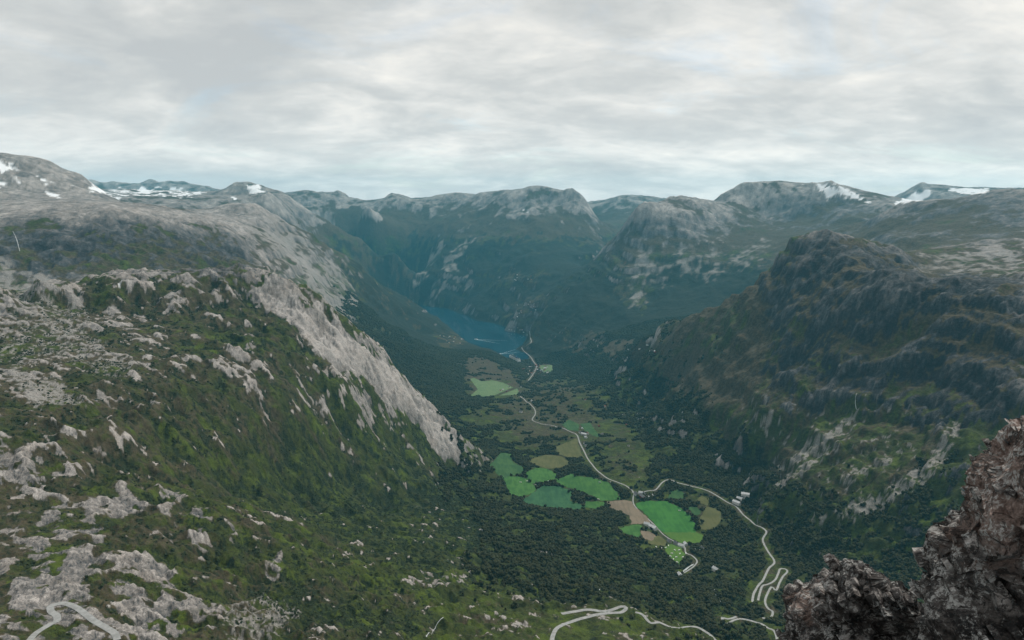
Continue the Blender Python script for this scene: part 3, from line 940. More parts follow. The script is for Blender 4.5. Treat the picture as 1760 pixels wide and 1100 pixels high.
def carve_and_build_land():
    Vall = np.stack([X, Y, Zt], -1).reshape(-1, 3)
    # zone of every vertex: the nearest surveyed feature
    za = np.linspace(AZ[0], AZ[-1], 330); zl = np.linspace(LD[0], LD[-1], 420)
    zA, zL = np.meshgrid(za, zl, indexing="ij")
    tagc = np.empty(zA.size, int)
    qa, ql = zA.ravel(), zL.ravel()
    for s in range(0, qa.size, 20000):
        tagc[s:s + 20000] = _tag[((qa[s:s + 20000, None] - _Q[None, :, 0]) ** 2 + (ql[s:s + 20000, None] - _Q[None, :, 1]) ** 2).argmin(1)]
    tagc = tagc.reshape(zA.shape)
    ia = np.clip(np.round(np.interp(AZ, za, np.arange(330))).astype(int), 0, 329)
    il = np.clip(np.round(np.interp(LD, zl, np.arange(420))).astype(int), 0, 419)
    zone = tagc[ia][:, il]
    for a, b in _merge.items():
        zone[zone == TAGS.index(a)] = TAGS.index(b)
    idx = np.arange(NA * ND).reshape(NA, ND)
    quads = np.stack([idx[:-1, :-1], idx[1:, :-1], idx[1:, 1:], idx[:-1, 1:]], -1).reshape(-1, 4)
    qz = zone[:-1, :-1].ravel()
    # normals of the whole sheet, so that the pieces join without a seam
    gx, gy = gradient(Zt)
    N = np.stack([-gx, -gy, np.ones_like(gx)], -1)
    N /= np.linalg.norm(N, axis=-1, keepdims=True)
    N = N.reshape(-1, 3)
    cov = np.stack([rock, forest, heath, scrub], -1).reshape(-1, 4).astype(np.float32)
    cov2 = np.stack([scree, tone, snow, np.ones_like(rock)], -1).reshape(-1, 4).astype(np.float32)
    for tg, (nm, lab) in LAND.items():
        q = quads[qz == TAGS.index(tg)]
        if len(q) == 0:
            continue
        used, inv = np.unique(q, return_inverse=True)
        me = np_mesh(nm, Vall[used], inv.reshape(-1, 4))
        for an, arr in (("cover", cov), ("cover_more", cov2)):
            at = me.attributes.new(an, "FLOAT_COLOR", "POINT")
            at.data.foreach_set("color", arr[used].ravel())
        me.normals_split_custom_set_from_vertices(N[used].tolist())
        put(nm, me, MAT_TERRAIN, label=lab, kind="structure")


def build_water():
    pts = [(-2600, 5200), (1200, 5200), (1200, 9800), (-1200, 11500), (-4200, 11500), (-4200, 8000)]
    me = bpy.data.meshes.new("water")
    me.from_pydata([(x, y, 0.0) for x, y in pts], [], [list(range(len(pts)))])
    put("water", me, water_material(), label="dark teal fjord water between steep mountain sides", kind="structure")


def build_haze():
    m, nt = new_mat("haze_air")
    v = nt.add("ShaderNodeVolumePrincipled")
    v.inputs["Color"].default_value = (0.17, 0.70, 0.96, 1)
    v.inputs["Density"].default_value = HAZE
    v.inputs["Anisotropy"].default_value = 0.1
    o = nt.add("ShaderNodeOutputMaterial")
    nt.l.new(v.outputs[0], o.inputs["Volume"])
    me = bpy.data.meshes.new("haze")
    x0, x1, y0, y1, z0, z1 = -14200, 14200, -2500, 16700, -175, 1850
    vs_ = [(x, y, z) for z in (z0, z1) for y in (y0, y1) for x in (x0, x1)]
    me.from_pydata(vs_, [], [(0, 2, 3, 1), (4, 5, 7, 6), (0, 1, 5, 4), (2, 6, 7, 3), (0, 4, 6, 2), (1, 3, 7, 5)])
    put("haze", me, m, label="thin blue haze filling the valley air", kind="stuff")

# ------------------------------------------------------------------ roads and fields: sight lines to their course, then bedded into the land
ROADS = [
 # name, width, label, course
 ("road", 6.6, "pale grey hairpin road across the ice-polished knolls below the viewpoint", [(44,1104),(60,1091),(75,1083),(92,1074),(98,1066),(97,1057),(88,1051),(87,1045),(95,1040),(109,1039),(130,1047),(159,1061),(184,1078),(198,1094),(202,1104)]),
 ("road", 7.4, "pale road looping round the grassy spur above the valley woods", [(948,1106),(950,1092),(956,1082),(968,1074),(1000,1063),(1040,1055),(1068,1053),(1076,1048.5),(1067,1045),(1040,1047),(1010,1049.5),(985,1052),(965,1053.5)]),
 ("road", 5.6, "pale road running down the edge of the grassy spur", [(1092,1052),(1104,1059),(1118,1066),(1132,1071),(1160,1076),(1190,1081),(1215,1092),(1235,1104)]),
 ("road", 5.6, "main valley road from the farms to the wooded hairpins", [(894,681),(903,689),(912,695),(919,704),(920,712),(915,722),(930,728),(955,733),(978,741),(991,747),(997,762),(1004,776),(1011,790),(1024,807),(1041,820),(1058,828),(1074,834),(1086,842),(1090,848),(1102,846),(1114,844),(1127,842),(1139,829),(1150,825),(1167,830),(1194,837),(1219,845),(1248,862),(1269,876),(1294,897),(1311,907),(1317,916),(1311,929),(1319,945),(1331,964),(1321,978),(1312,996),(1304,1007),(1296,1020),(1293,1033)]),
 ("road", 5.2, "hairpin bends of the road climbing through dark woods", [(1303,1031),(1306,1020),(1310,1011),(1320,1003),(1332,997),(1338,986),(1341,979),(1350,978),(1353,984),(1346,992),(1340,1002),(1334,1014),(1326,1010),(1318,1022),(1315,1036),(1320,1046),(1328,1054),(1324,1060),(1310,1063)]),
 ("road", 5.6, "lowest bend of the valley road beside the dark crag", [(1266,1063),(1250,1061),(1241,1064),(1249,1068.5),(1274,1067),(1305,1071),(1320,1080),(1333,1091),(1337,1106)]),
 ("road", 4.2, "narrow farm lane beside the large green field", [(1090,848),(1088,858),(1090,868),(1101,881),(1116,894),(1127,905),(1142,921),(1162,932),(1176,940),(1179,950),(1190,956),(1198,965),(1192,974),(1175,983)]),
 ("road", 6.5, "shore road along the harbour side of the fjord", [(906,574),(912,582),(913,588),(906,593),(897,598),(903,606),(911,613),(917,622),(922,630),(918,640),(908,654)]),
]
FZ = lambda pts: [(840 + x / 3.928, 720 + y / 3.928) for x, y in pts]
GZ = lambda pts: [(700 + x / 5.5, 500 + y / 5.5) for x, y in pts]
FIELDS = [
 # material, label, outline
 ("meadow", "mid green meadow at the western end of the valley fields", FZ([(10,315),(50,270),(85,230),(155,245),(150,285),(190,310),(235,330),(230,360),(140,385),(100,400),(60,370)])),
 ("bright", "bright green meadow below the western end of the fields", FZ([(100,405),(140,392),(200,395),(270,410),(300,450),(320,480),(270,510),(220,525),(150,505),(125,470)])),
 ("bright", "bright green meadow north of the stream belt", FZ([(245,365),(330,335),(400,340),(460,380),(445,410),(370,425),(290,435),(265,400)])),
 ("blue", "blue green meadow with mown stripes above the dark woods", FZ([(225,562),(290,512),(375,455),(460,460),(550,490),(560,520),(545,555),(630,580),(640,600),(560,610),(380,590),(270,575)])),
 ("bright", "long bright meadow beside the main road", FZ([(455,420),(560,375),(640,400),(700,402),(800,430),(860,500),(880,540),(760,548),(700,520),(620,490),(500,450)])),
 ("bright", "small bright strip of meadow under the tree belt", FZ([(648,598),(662,560),(780,562),(790,595),(700,605)])),
 ("olive", "olive brown oval pasture among dark trees", FZ([(260,285),(380,245),(480,255),(555,300),(470,330),(400,335),(330,315)])),
 ("vivid", "large vivid green field beside the farm lane", FZ([(1003,575),(1060,560),(1200,562),(1280,600),(1340,640),(1380,700),(1400,735),(1385,763),(1175,764),(1115,690),(1062,638),(1012,602)])),
 ("lime", "yellow green end strip of the large field", FZ([(1178,768),(1390,767),(1443,790),(1438,835),(1300,840),(1232,800)])),
 ("stubble", "brown stubble field west of the farm lane", FZ([(805,567),(900,554),(965,562),(990,602),(1050,652),(1085,690),(1076,708),(960,710),(950,650),(870,620),(820,595)])),
 ("bright", "green meadow corner below the stubble field", FZ([(865,748),(960,716),(1030,720),(1022,755),(1010,800),(960,785),(900,765)])),
 ("stubble", "small ploughed patch above the campsite", FZ([(1030,757),(1090,764),(1130,800),(1100,820),(1040,812)])),
 ("olive", "olive pasture above the campsite meadow", FZ([(1045,822),(1105,822),(1135,800),(1150,790),(1205,832),(1180,858),(1100,850)])),
 ("olive", "olive pasture at the eastern wood edge", FZ([(1420,690),(1470,600),(1560,620),(1570,690),(1520,740),(1440,745)])),
 ("meadow", "small dull green paddock below the road bend", FZ([(1220,540),(1225,492),(1290,480),(1330,520),(1300,540)])),
 ("olive", "small olive paddock beside the eastern road", FZ([(1390,560),(1440,520),(1490,545),(1470,580)])),
 ("meadow", "narrow paddock between hedges east of the large field", FZ([(1330,590),(1400,600),(1435,630),(1400,655),(1360,625)])),
 ("meadow", "small meadow west of the upper farm", FZ([(495,40),(545,8),(610,40),(600,80),(540,75)])),
 ("meadow", "small meadow behind the upper farm", FZ([(618,38),(680,28),(745,110),(735,124),(660,90)])),
 ("pale", "pale green hayfield on the slope above the fjord village", GZ([(530,988),(605,985),(670,930),(600,838),(640,828),(700,860),(800,848),(900,872),(990,912),(860,968),(780,998)])),
 ("pale", "pale green hayfield corner beside the village road", GZ([(870,992),(1035,925),(1058,950),(1040,980),(950,985)])),
 ("lime", "campsite meadow dotted with white caravans", FZ([(1190,872),(1225,850),(1290,862),(1318,905),(1300,980),(1240,962),(1208,915)])),
 ("olive", "rough pasture between the upper farm and the road", FZ([(450,190),(540,160),(595,135),(610,200),(640,260),(560,262),(480,240)])),
 ("pale", "pale field on the flat at the head of the fjord", GZ([(1255,705),(1365,705),(1370,765),(1300,780),(1250,740)])),
]


def chain(course, spacing):
    w = [g for g in (ground(px, py) for px, py in course) if g]
    P = np.array(w)
    # keep only a steady course: drop sight lines that slipped past a crest
    keep = [0]
    for i in range(1, len(P)):
        if np.hypot(*(P[i, :2] - P[keep[-1], :2])) < max(420, 0.11 * np.hypot(*P[i, :2])):
            keep.append(i)
    P = P[keep]
    # rounded course
    out = []
    for i in range(len(P) - 1):
        p0, p1, p2, p3 = P[max(i - 1, 0)], P[i], P[i + 1], P[min(i + 2, len(P) - 1)]
        n = max(2, int(np.hypot(*(p2 - p1)[:2]) / spacing))
        for k in range(n):
            t = k / n
            a, b, c, d = cubic_w(t)
            out.append(a * p0 + b * p1 + c * p2 + d * p3)
    out.append(P[-1])
    out = np.array(out)
    z = height(out[:, 0], out[:, 1])
    k = 9
    zp = np.pad(z, k, mode="edge")
    out[:, 2] = np.maximum(np.convolve(zp, np.ones(2 * k + 1) / (2 * k + 1), "valid"), 2.5)
    return out


def bed(path, reach, cut=True):
    """cut and fill: the ground meets the road"""
    global Zt
    best = np.full(Zt.shape, 1e9, np.float32)
    zr = np.zeros(Zt.shape, np.float32)
    for x, y, z in path:
        d = math.hypot(x, y)
        a = math.atan2(x, y)
        i0, i1 = np.searchsorted(AZ, [a - reach / d, a + reach / d])
        j0, j1 = np.searchsorted(LD, [math.log(d - reach), math.log(d + reach)])
        if i1 <= i0 or j1 <= j0:
            continue
        dd = np.hypot(X[i0:i1, j0:j1] - x, Y[i0:i1, j0:j1] - y)
        m = dd < best[i0:i1, j0:j1]
        best[i0:i1, j0:j1][m] = dd[m]
        zr[i0:i1, j0:j1][m] = z
    w = 1 - smooth(reach * 0.45, reach, best)
    if cut:
        Zt = Zt * (1 - w) + zr * w
    return w


def ribbon(name, path, width, mat, lift_by=0.5, **kw):
    P = np.asarray(path)
    T = np.gradient(P[:, :2], axis=0)
    T /= np.linalg.norm(T, axis=1, keepdims=True) + 1e-6
    S = np.stack([T[:, 1], -T[:, 0]], 1)
    V, Fc = [], []
    wd = np.broadcast_to(width, (len(P),))
    for k, s in enumerate((-0.5, 0.0, 0.5)):
        V.append(np.concatenate([P[:, :2] + S * (s * wd)[:, None], (P[:, 2] + lift_by + (0.12 if k == 1 else 0))[:, None]], 1))
    n = len(P)
    V = np.concatenate(V)
    i = np.arange(n - 1)
    Fc = np.concatenate([np.stack([i, i + n, i + n + 1, i + 1], 1), np.stack([i + n, i + 2 * n, i + 2 * n + 1, i + n + 1], 1)])
    return put(name, np_mesh(name, V, Fc), mat, **kw)


def build_fields_and_roads():
    global Zt, forest, rock, scree, scrub, heath
    Zb = blur(Zt, 10)
    fields = []
    for mt, lab, poly in FIELDS:
        m = region(poly, 3, 0.0, 6)
        m = np.clip(m * 1.5, 0, 1)
        Zt = Zt * (1 - m) + Zb * m
        for a in (forest, rock, scree, scrub):
            a *= 1 - m
        fields.append((mt, lab, poly))
    paths = []
    for nm, wd, lab, course in ROADS:
        p = chain(course, 4.0)
        if len(p) < 4:
            continue
        bed(p, wd * 1.9)
        w = bed(p, wd * 1.9 + 13, False)
        for a in (forest, scrub):
            a *= 1 - w
        paths.append((nm, wd, lab, p))
    asphalt = plain("road_asphalt", (0.26, 0.265, 0.26), 0.85, 0.2, 0.18, 0.15)
    for nm, wd, lab, p in paths:
        p = p.copy()
        p[:, 2] = np.maximum(p[:, 2], height(p[:, 0], p[:, 1]))
        ribbon(nm, p, wd, asphalt, 0.5, label=lab, kind="structure")
    cols = {"meadow": ((0.026, 0.068, 0.026), (0.050, 0.108, 0.038)), "bright": ((0.030, 0.090, 0.024), (0.058, 0.142, 0.034)), "blue": ((0.022, 0.068, 0.034), (0.042, 0.110, 0.048)),
            "vivid": ((0.028, 0.104, 0.024), (0.048, 0.158, 0.032)), "lime": ((0.060, 0.125, 0.024), (0.080, 0.150, 0.030)), "olive": ((0.070, 0.078, 0.030), (0.105, 0.108, 0.046)),
            "stubble": ((0.135, 0.112, 0.080), (0.190, 0.155, 0.112)), "pale": ((0.090, 0.145, 0.068), (0.125, 0.180, 0.085))}
    mats = {}
    for k, (c0, c1) in cols.items():
        m, nt = new_mat(k + "_field")
        pos = nt.add("ShaderNodeNewGeometry").outputs["Position"]
        mp = nt.add("ShaderNodeMapping", Vector=pos)
        mp.inputs["Rotation"].default_value = (0, 0, 0.7)
        mp.inputs["Scale"].default_value = (1.0, 0.16, 1.0)
        stripes = nt.noise(mp.outputs[0], 0.10, 2, 0.5)
        blot = nt.noise(pos, 0.02, 4, 0.6)
        f = nt.math("ADD", nt.math("MULTIPLY", stripes, 0.45), nt.math("MULTIPLY", blot, 0.55))
        finish(nt, nt.mix(nt.math("ADD", nt.mapr(f, 0.40, 0.60, 0, 0.8), nt.math("MULTIPLY", nt.noise(pos, 0.35, 4, 0.7), 0.25)), c0, c1), 0.95, nt.noise(pos, 1.2, 3, 0.6), 0.3, 0.5, 0.1)
        mats[k] = m
    for k, (mt, lab, poly) in enumerate(fields):
        cxp, cyp = sum(p[0] for p in poly) / len(poly), sum(p[1] for p in poly) / len(poly)
        poly = [(cxp + (a - cxp) * 1.05, cyp + (b - cyp) * 1.06) for a, b in poly]
        w = to_world(poly, 3)
        rng = random.Random(k)
        B = [Vector((p[0] + 5 * mnoise.noise(Vector((p[0] * 0.03, p[1] * 0.03, k))) + rng.uniform(-2.5, 2.5), p[1] + 7 * mnoise.noise(Vector((p[0] * 0.03, p[1] * 0.03, k + 9.5))) + rng.uniform(-3, 3))) for p in w]
        xs, ys = [b.x for b in B], [b.y for b in B]
        gx, gy = np.meshgrid(np.arange(min(xs), max(xs), 13), np.arange(min(ys), max(ys), 13))
        ok = inside([(b.x, b.y) for b in B], gx, gy)
        I = [Vector((a, b)) for a, b in zip(gx[ok], gy[ok])]
        nb = len(B)
        v, e, f, *_ = delaunay_2d_cdt(B + I, [], [list(range(nb))], 1, 0.01)
        vx, vy = np.array([p.x for p in v]), np.array([p.y for p in v])
        vz = height(vx, vy) + 0.9
        me = bpy.data.meshes.new("field")
        me.from_pydata(list(zip(vx, vy, vz)), [], [list(t) for t in f])
        me.polygons.foreach_set("use_smooth", np.ones(len(me.polygons), bool))
        put("field", me, mats[mt], label=lab, kind="structure")


build_fields_and_roads()

# ------------------------------------------------------------------ woods: uncountable, one object each
def leaf_material(name, c0, c1):
    m, nt = new_mat(name)
    pos = nt.add("ShaderNodeNewGeometry").outputs["Position"]
    n = nt.noise(pos, 0.05, 4, 0.7)
    n2 = nt.noise(pos, 0.9, 3, 0.6)
    f = nt.math("ADD", nt.math("MULTIPLY", n, 0.6), nt.math("MULTIPLY", n2, 0.4))
    finish(nt, nt.mix(nt.mapr(f, 0.38, 0.62), c0, c1), 0.85, n2, 0.5, 0.5, 0.15)
    return m


MAT_BIRCH = leaf_material("birch_leaves", (0.009, 0.012, 0.006), (0.044, 0.049, 0.018))
MAT_SCRUB = leaf_material("scrub_leaves", (0.012, 0.020, 0.009), (0.034, 0.046, 0.017))


def woods(name, label, pts, sizes, mat, squash):
    """one mesh of points; each grows a lumpy crown"""
    me = bpy.data.meshes.new(name)
    me.vertices.add(len(pts))
    me.vertices.foreach_set("co", np.ascontiguousarray(pts, np.float32).ravel())
    at = me.attributes.new("size", "FLOAT", "POINT")
    at.data.foreach_set("value", np.ascontiguousarray(sizes, np.float32))
    ob = put(name, me, None, label=label, kind="stuff")
    ng = bpy.data.node_groups.new(name, "GeometryNodeTree")
    ng.interface.new_socket("Geometry", in_out="INPUT", socket_type="NodeSocketGeometry")
    ng.interface.new_socket("Geometry", in_out="OUTPUT", socket_type="NodeSocketGeometry")
    N, L = ng.nodes, ng.links
    gi, go = N.new("NodeGroupInput"), N.new("NodeGroupOutput")
    ico = N.new("GeometryNodeMeshIcoSphere")
    ico.inputs["Radius"].default_value = 0.5
    ico.inputs["Subdivisions"].default_value = 2
    sp = N.new("GeometryNodeSetPosition")
    L.new(ico.outputs["Mesh"], sp.inputs["Geometry"])
    nz = N.new("ShaderNodeTexNoise")
    nz.inputs["Scale"].default_value = 2.6
    nz.inputs["Detail"].default_value = 2.0
    pos = N.new("GeometryNodeInputPosition")
    L.new(pos.outputs[0], nz.inputs["Vector"])
    sub = N.new("ShaderNodeVectorMath"); sub.operation = "SUBTRACT"; sub.inputs[1].default_value = (0.5, 0.5, 0.5)
    L.new(nz.outputs["Color"], sub.inputs[0])
    sc = N.new("ShaderNodeVectorMath"); sc.operation = "SCALE"; sc.inputs["Scale"].default_value = 0.9
    L.new(sub.outputs[0], sc.inputs[0])
    L.new(sc.outputs[0], sp.inputs["Offset"])
    tr = N.new("GeometryNodeTransform")
    tr.inputs["Translation"].default_value = (0, 0, 0.38 * squash)
    tr.inputs["Scale"].default_value = (1, 1, squash)
    L.new(sp.outputs[0], tr.inputs["Geometry"])
    sm = N.new("GeometryNodeSetMaterial"); sm.inputs["Material"].default_value = mat
    L.new(tr.outputs[0], sm.inputs["Geometry"])
    iop = N.new("GeometryNodeInstanceOnPoints")
    L.new(gi.outputs[0], iop.inputs["Points"])
    L.new(sm.outputs[0], iop.inputs["Instance"])
    rv = N.new("FunctionNodeRandomValue"); rv.data_type = "FLOAT_VECTOR"
    rv.inputs["Min"].default_value = (-0.15, -0.15, 0); rv.inputs["Max"].default_value = (0.15, 0.15, 6.283)
    L.new(rv.outputs["Value"], iop.inputs["Rotation"])
    na = N.new("GeometryNodeInputNamedAttribute"); na.data_type = "FLOAT"; na.inputs["Name"].default_value = "size"
    L.new(na.outputs["Attribute"], iop.inputs["Scale"])
    L.new(iop.outputs[0], go.inputs[0])
    md = ob.modifiers.new("crowns", "NODES")
    md.node_group = ng
    return ob


def scatter(field, n, dmin, dmax, amax, seed, thr=0.35):
    """random points spread evenly over the ground, kept where the field says so"""
    r = np.random.RandomState(seed)
    d = np.sqrt(r.rand(n) * (dmax ** 2 - dmin ** 2) + dmin ** 2)
    a = (r.rand(n) * 2 - 1) * amax
    ld = np.log(d)
    f = at_grid(field, a, ld)
    k = r.rand(n) * (1 - thr) + thr < f
    a, d, ld = a[k], d[k], ld[k]
    return np.stack([d * np.sin(a), d * np.cos(a), at_grid(Zt, a, ld)], 1), r


def in_view(P, margin=0.12):
    """drop points that the land hides from the whole viewpoint"""
    az = np.arctan2(P[:, 0], P[:, 1]); d = np.hypot(P[:, 0], P[:, 1])
    tan = (Zt - CAMZ) / Dg
    tan[:, _D1 < 400] = -9
    hor = np.maximum.accumulate(tan, axis=1)
    h = at_grid(hor, az, np.log(d * 0.985))
    return (P[:, 2] + 14 - CAMZ) / d > h - 0.012


def build_woods():
    P, r = scatter(forest * (1 - smooth(0.3, 0.6, rock)), 430000, 1150, 3300, 0.66, 5)
    P = P[in_view(P)]
    s = 3.4 + 6.5 * r.rand(len(P)) ** 2.2
    woods("birch_wood", "dense dark birch wood covering the valley floor and lower slopes", P, s, MAT_BIRCH, 1.15)
    n1 = len(P)
    P, r = scatter(forest * (1 - smooth(0.3, 0.6, rock)), 230000, 3300, 6200, 0.6, 6)
    P = P[in_view(P)]
    s = 7 + 7.0 * r.rand(len(P)) ** 1.5
    woods("fjord_wood", "dark woods round the head of the fjord", P, s, MAT_BIRCH, 1.0)
    n2 = len(P)
    P, r = scatter(scrub, 230000, 560, 2700, 0.66, 7, 0.25)
    P = P[in_view(P)]
    d = np.hypot(P[:, 0], P[:, 1])
    s = (1.3 + 2.6 * r.rand(len(P)) ** 2) * (0.75 + d / 4000)
    woods("scrub_thicket", "low dark juniper and birch scrub scattered over the green hill", P, s, MAT_SCRUB, 0.7)
    print("WOODS", n1, n2, len(P))


build_woods()

# ------------------------------------------------------------------ houses, boats, bales, single trees, falling water
def bm_mesh(name, build):
    bm = bmesh.new()
    build(bm)
    bmesh.ops.recalc_face_normals(bm, faces=bm.faces)
    me = bpy.data.meshes.new(name)
    bm.to_mesh(me)
    bm.free()
    return me


def box(bm, x0, x1, y0, y1, z0, z1, taper=0.0):
    v = [bm.verts.new(p) for p in ((x0, y0, z0), (x1, y0, z0), (x1, y1, z0), (x0, y1, z0),
                                    (x0 + taper, y0 + taper, z1), (x1 - taper, y0 + taper, z1), (x1 - taper, y1 - taper, z1), (x0 + taper, y1 - taper, z1))]
    for f in ((3, 2, 1, 0), (4, 5, 6, 7), (0, 1, 5, 4), (1, 2, 6, 5), (2, 3, 7, 6), (3, 0, 4, 7)):
        bm.faces.new([v[i] for i in f])
    return v


def prism(bm, outline, y0, y1):
    a = [bm.verts.new((x, y0, z)) for x, z in outline]
    b = [bm.verts.new((x, y1, z)) for x, z in outline]
    bm.faces.new(a[::-1]); bm.faces.new(b)
    n = len(a)
    for i in range(n):
        bm.faces.new((a[i], a[(i + 1) % n], b[(i + 1) % n], b[i]))


WALLS = [plain("white_boards", (0.72, 0.72, 0.70), 0.7, 0.3, 0.06), plain("grey_boards", (0.42, 0.41, 0.39), 0.8, 0.2, 0.1),
         plain("red_boards", (0.22, 0.05, 0.035), 0.8, 0.2, 0.1), plain("ochre_boards", (0.45, 0.34, 0.18), 0.8, 0.2, 0.1)]
ROOFS = [plain("slate_roof", (0.11, 0.11, 0.115), 0.7, 0.3, 0.15), plain("pale_metal_roof", (0.50, 0.51, 0.52), 0.5, 0.4, 0.08), plain("tile_roof", (0.20, 0.085, 0.06), 0.8, 0.2, 0.15)]
DARKGLASS = plain("dark_glass", (0.03, 0.035, 0.04), 0.15, 0.5, 0.1)


def house_meshes(L, W, Hw, Hr):
    """gabled house along x: walls, roof slabs, chimney, door, windows"""
    wall = bm_mesh("wall", lambda bm: prism(bm, [(-W / 2, -2.5), (W / 2, -2.5), (W / 2, Hw), (0, Hw + Hr - 0.12), (-W / 2, Hw)], -L / 2, L / 2))

    def roof(bm):
        o = 0.55
        for s in (-1, 1):
            ex, ez = s * (W / 2 + o), Hw - o * Hr / (W / 2)
            prism(bm, [(0, Hw + Hr), (ex, ez), (ex, ez + 0.3), (0, Hw + Hr + 0.34)], -L / 2 - o, L / 2 + o)
    rf = bm_mesh("roof", roof)
    ch = bm_mesh("chimney", lambda bm: box(bm, 0.3, 1.2, L * 0.12, L * 0.12 + 0.9, Hw + Hr * 0.6, Hw + Hr + 1.1))
    dr = bm_mesh("door", lambda bm: box(bm, W / 2 - 0.05, W / 2 + 0.06, -0.55, 0.55, 0, 2.1))
    wn = bm_mesh("window", lambda bm: box(bm, W / 2 - 0.05, W / 2 + 0.07, -0.7, 0.7, 1.0, 2.3))
    return wall, rf, ch, dr, wn


KITS = [house_meshes(12, 8.5, 4.6, 3.4), house_meshes(17, 10, 5.2, 4.0), house_meshes(24, 12, 6.5, 3.6), house_meshes(9, 6.5, 3.0, 2.4)]
_mesh_cache = {}


def shaded(me, mat):
    """a copy of a mesh in another paint, kept for reuse"""
    key = (me.name, mat.name)
    if key not in _mesh_cache:
        c = me.copy()
        c.materials.clear()
        c.materials.append(mat)
        _mesh_cache[key] = c
    return _mesh_cache[key]


def house(px, py, kit, wall, roof, rz, label, group, name="house", detail=False, cat="house", scale=1.0):
    g = ground(px, py)
    if g is None:
        return None
    root = put(name, None, label=label, cat=cat, group=group)
    x, y = g[0], g[1]
    root.location = (x, y, max(float(height(x, y)), 1.5) + 0.9)
    root.rotation_euler = (0, 0, rz)
    root.scale = (scale, scale, scale)
    w, r, c, d, wn = KITS[kit]
    put("wall", shaded(w, WALLS[wall]), parent=root)
    ro = put("roof", shaded(r, ROOFS[roof]), parent=root)
    if detail:
        put("chimney", shaded(c, WALLS[1]), parent=ro)
        put("door", shaded(d, ROOFS[0]), parent=root)
        for yy in (-3.2, 3.2):
            q = put("window", shaded(wn, DARKGLASS), parent=root)
            q.location = (0, yy, 0)
    return root


def village(n, cx, cy, sx, sy, label, group, seed, kits=(0, 0, 0, 1, 3), tilt=0.0):
    r = random.Random(seed)
    done = []
    tries = 0
    while len(done) < n and tries < n * 30:
        tries += 1
        px, py = cx + r.uniform(-sx, sx), 0
        py = cy + tilt * (px - cx) + r.uniform(-sy, sy)
        g = ground(px, py)
        if g is None or g[2] < 2.0 or any(math.hypot(g[0] - q[0], g[1] - q[1]) < 24 for q in done):
            continue
        done.append(g)
        kit, wl, rf = r.choice(kits), r.choice((0, 0, 0, 0, 1, 3, 2)), r.choice((0, 0, 1, 2))
        lab = "%s %s with %s roof %s" % (("small", "large", "long", "tiny")[kit] + " " + ("white", "grey", "red", "ochre")[wl], "house", ("dark", "pale", "red")[rf], label)
        house(px, py, kit, wl, rf, r.uniform(0, 3.14), lab, group)
    return done


VILL = [
 (34, 921, 637, 22, 9, "in the village at the fjord head", "houses at the head of the fjord", 1, (0, 0, 1, 1, 2), 0.1),
 (16, 888, 566, 13, 4, "on the low fjord point", "houses on the fjord point", 2, (0, 0, 1, 3), 0.15),
 (12, 905, 530, 18, 12, "above the fjord point", "houses above the fjord point", 3, (0, 0, 3), -0.4),
 (13, 774, 584, 22, 6, "in the western shore hamlet", "houses of the western shore hamlet", 4, (0, 0, 3, 1), 0.1),
 (7, 905, 478, 32, 5, "on the bench high above the fjord", "houses on the bench above the fjord", 5, (0, 1), 0.05),
 (5, 1105, 600, 35, 8, "on the beige clearing", "houses under the headland mountain", 6, (0, 1), 0.0),
 (9, 1035, 735, 55, 40, "scattered in the valley pastures", "houses scattered in the valley pastures", 8, (0, 3), 0.3),
 (6, 885, 672, 28, 8, "beside the pale hayfield", "houses beside the hayfield", 7, (0, 1), 0.0),
]
for v in VILL:
    village(*v)
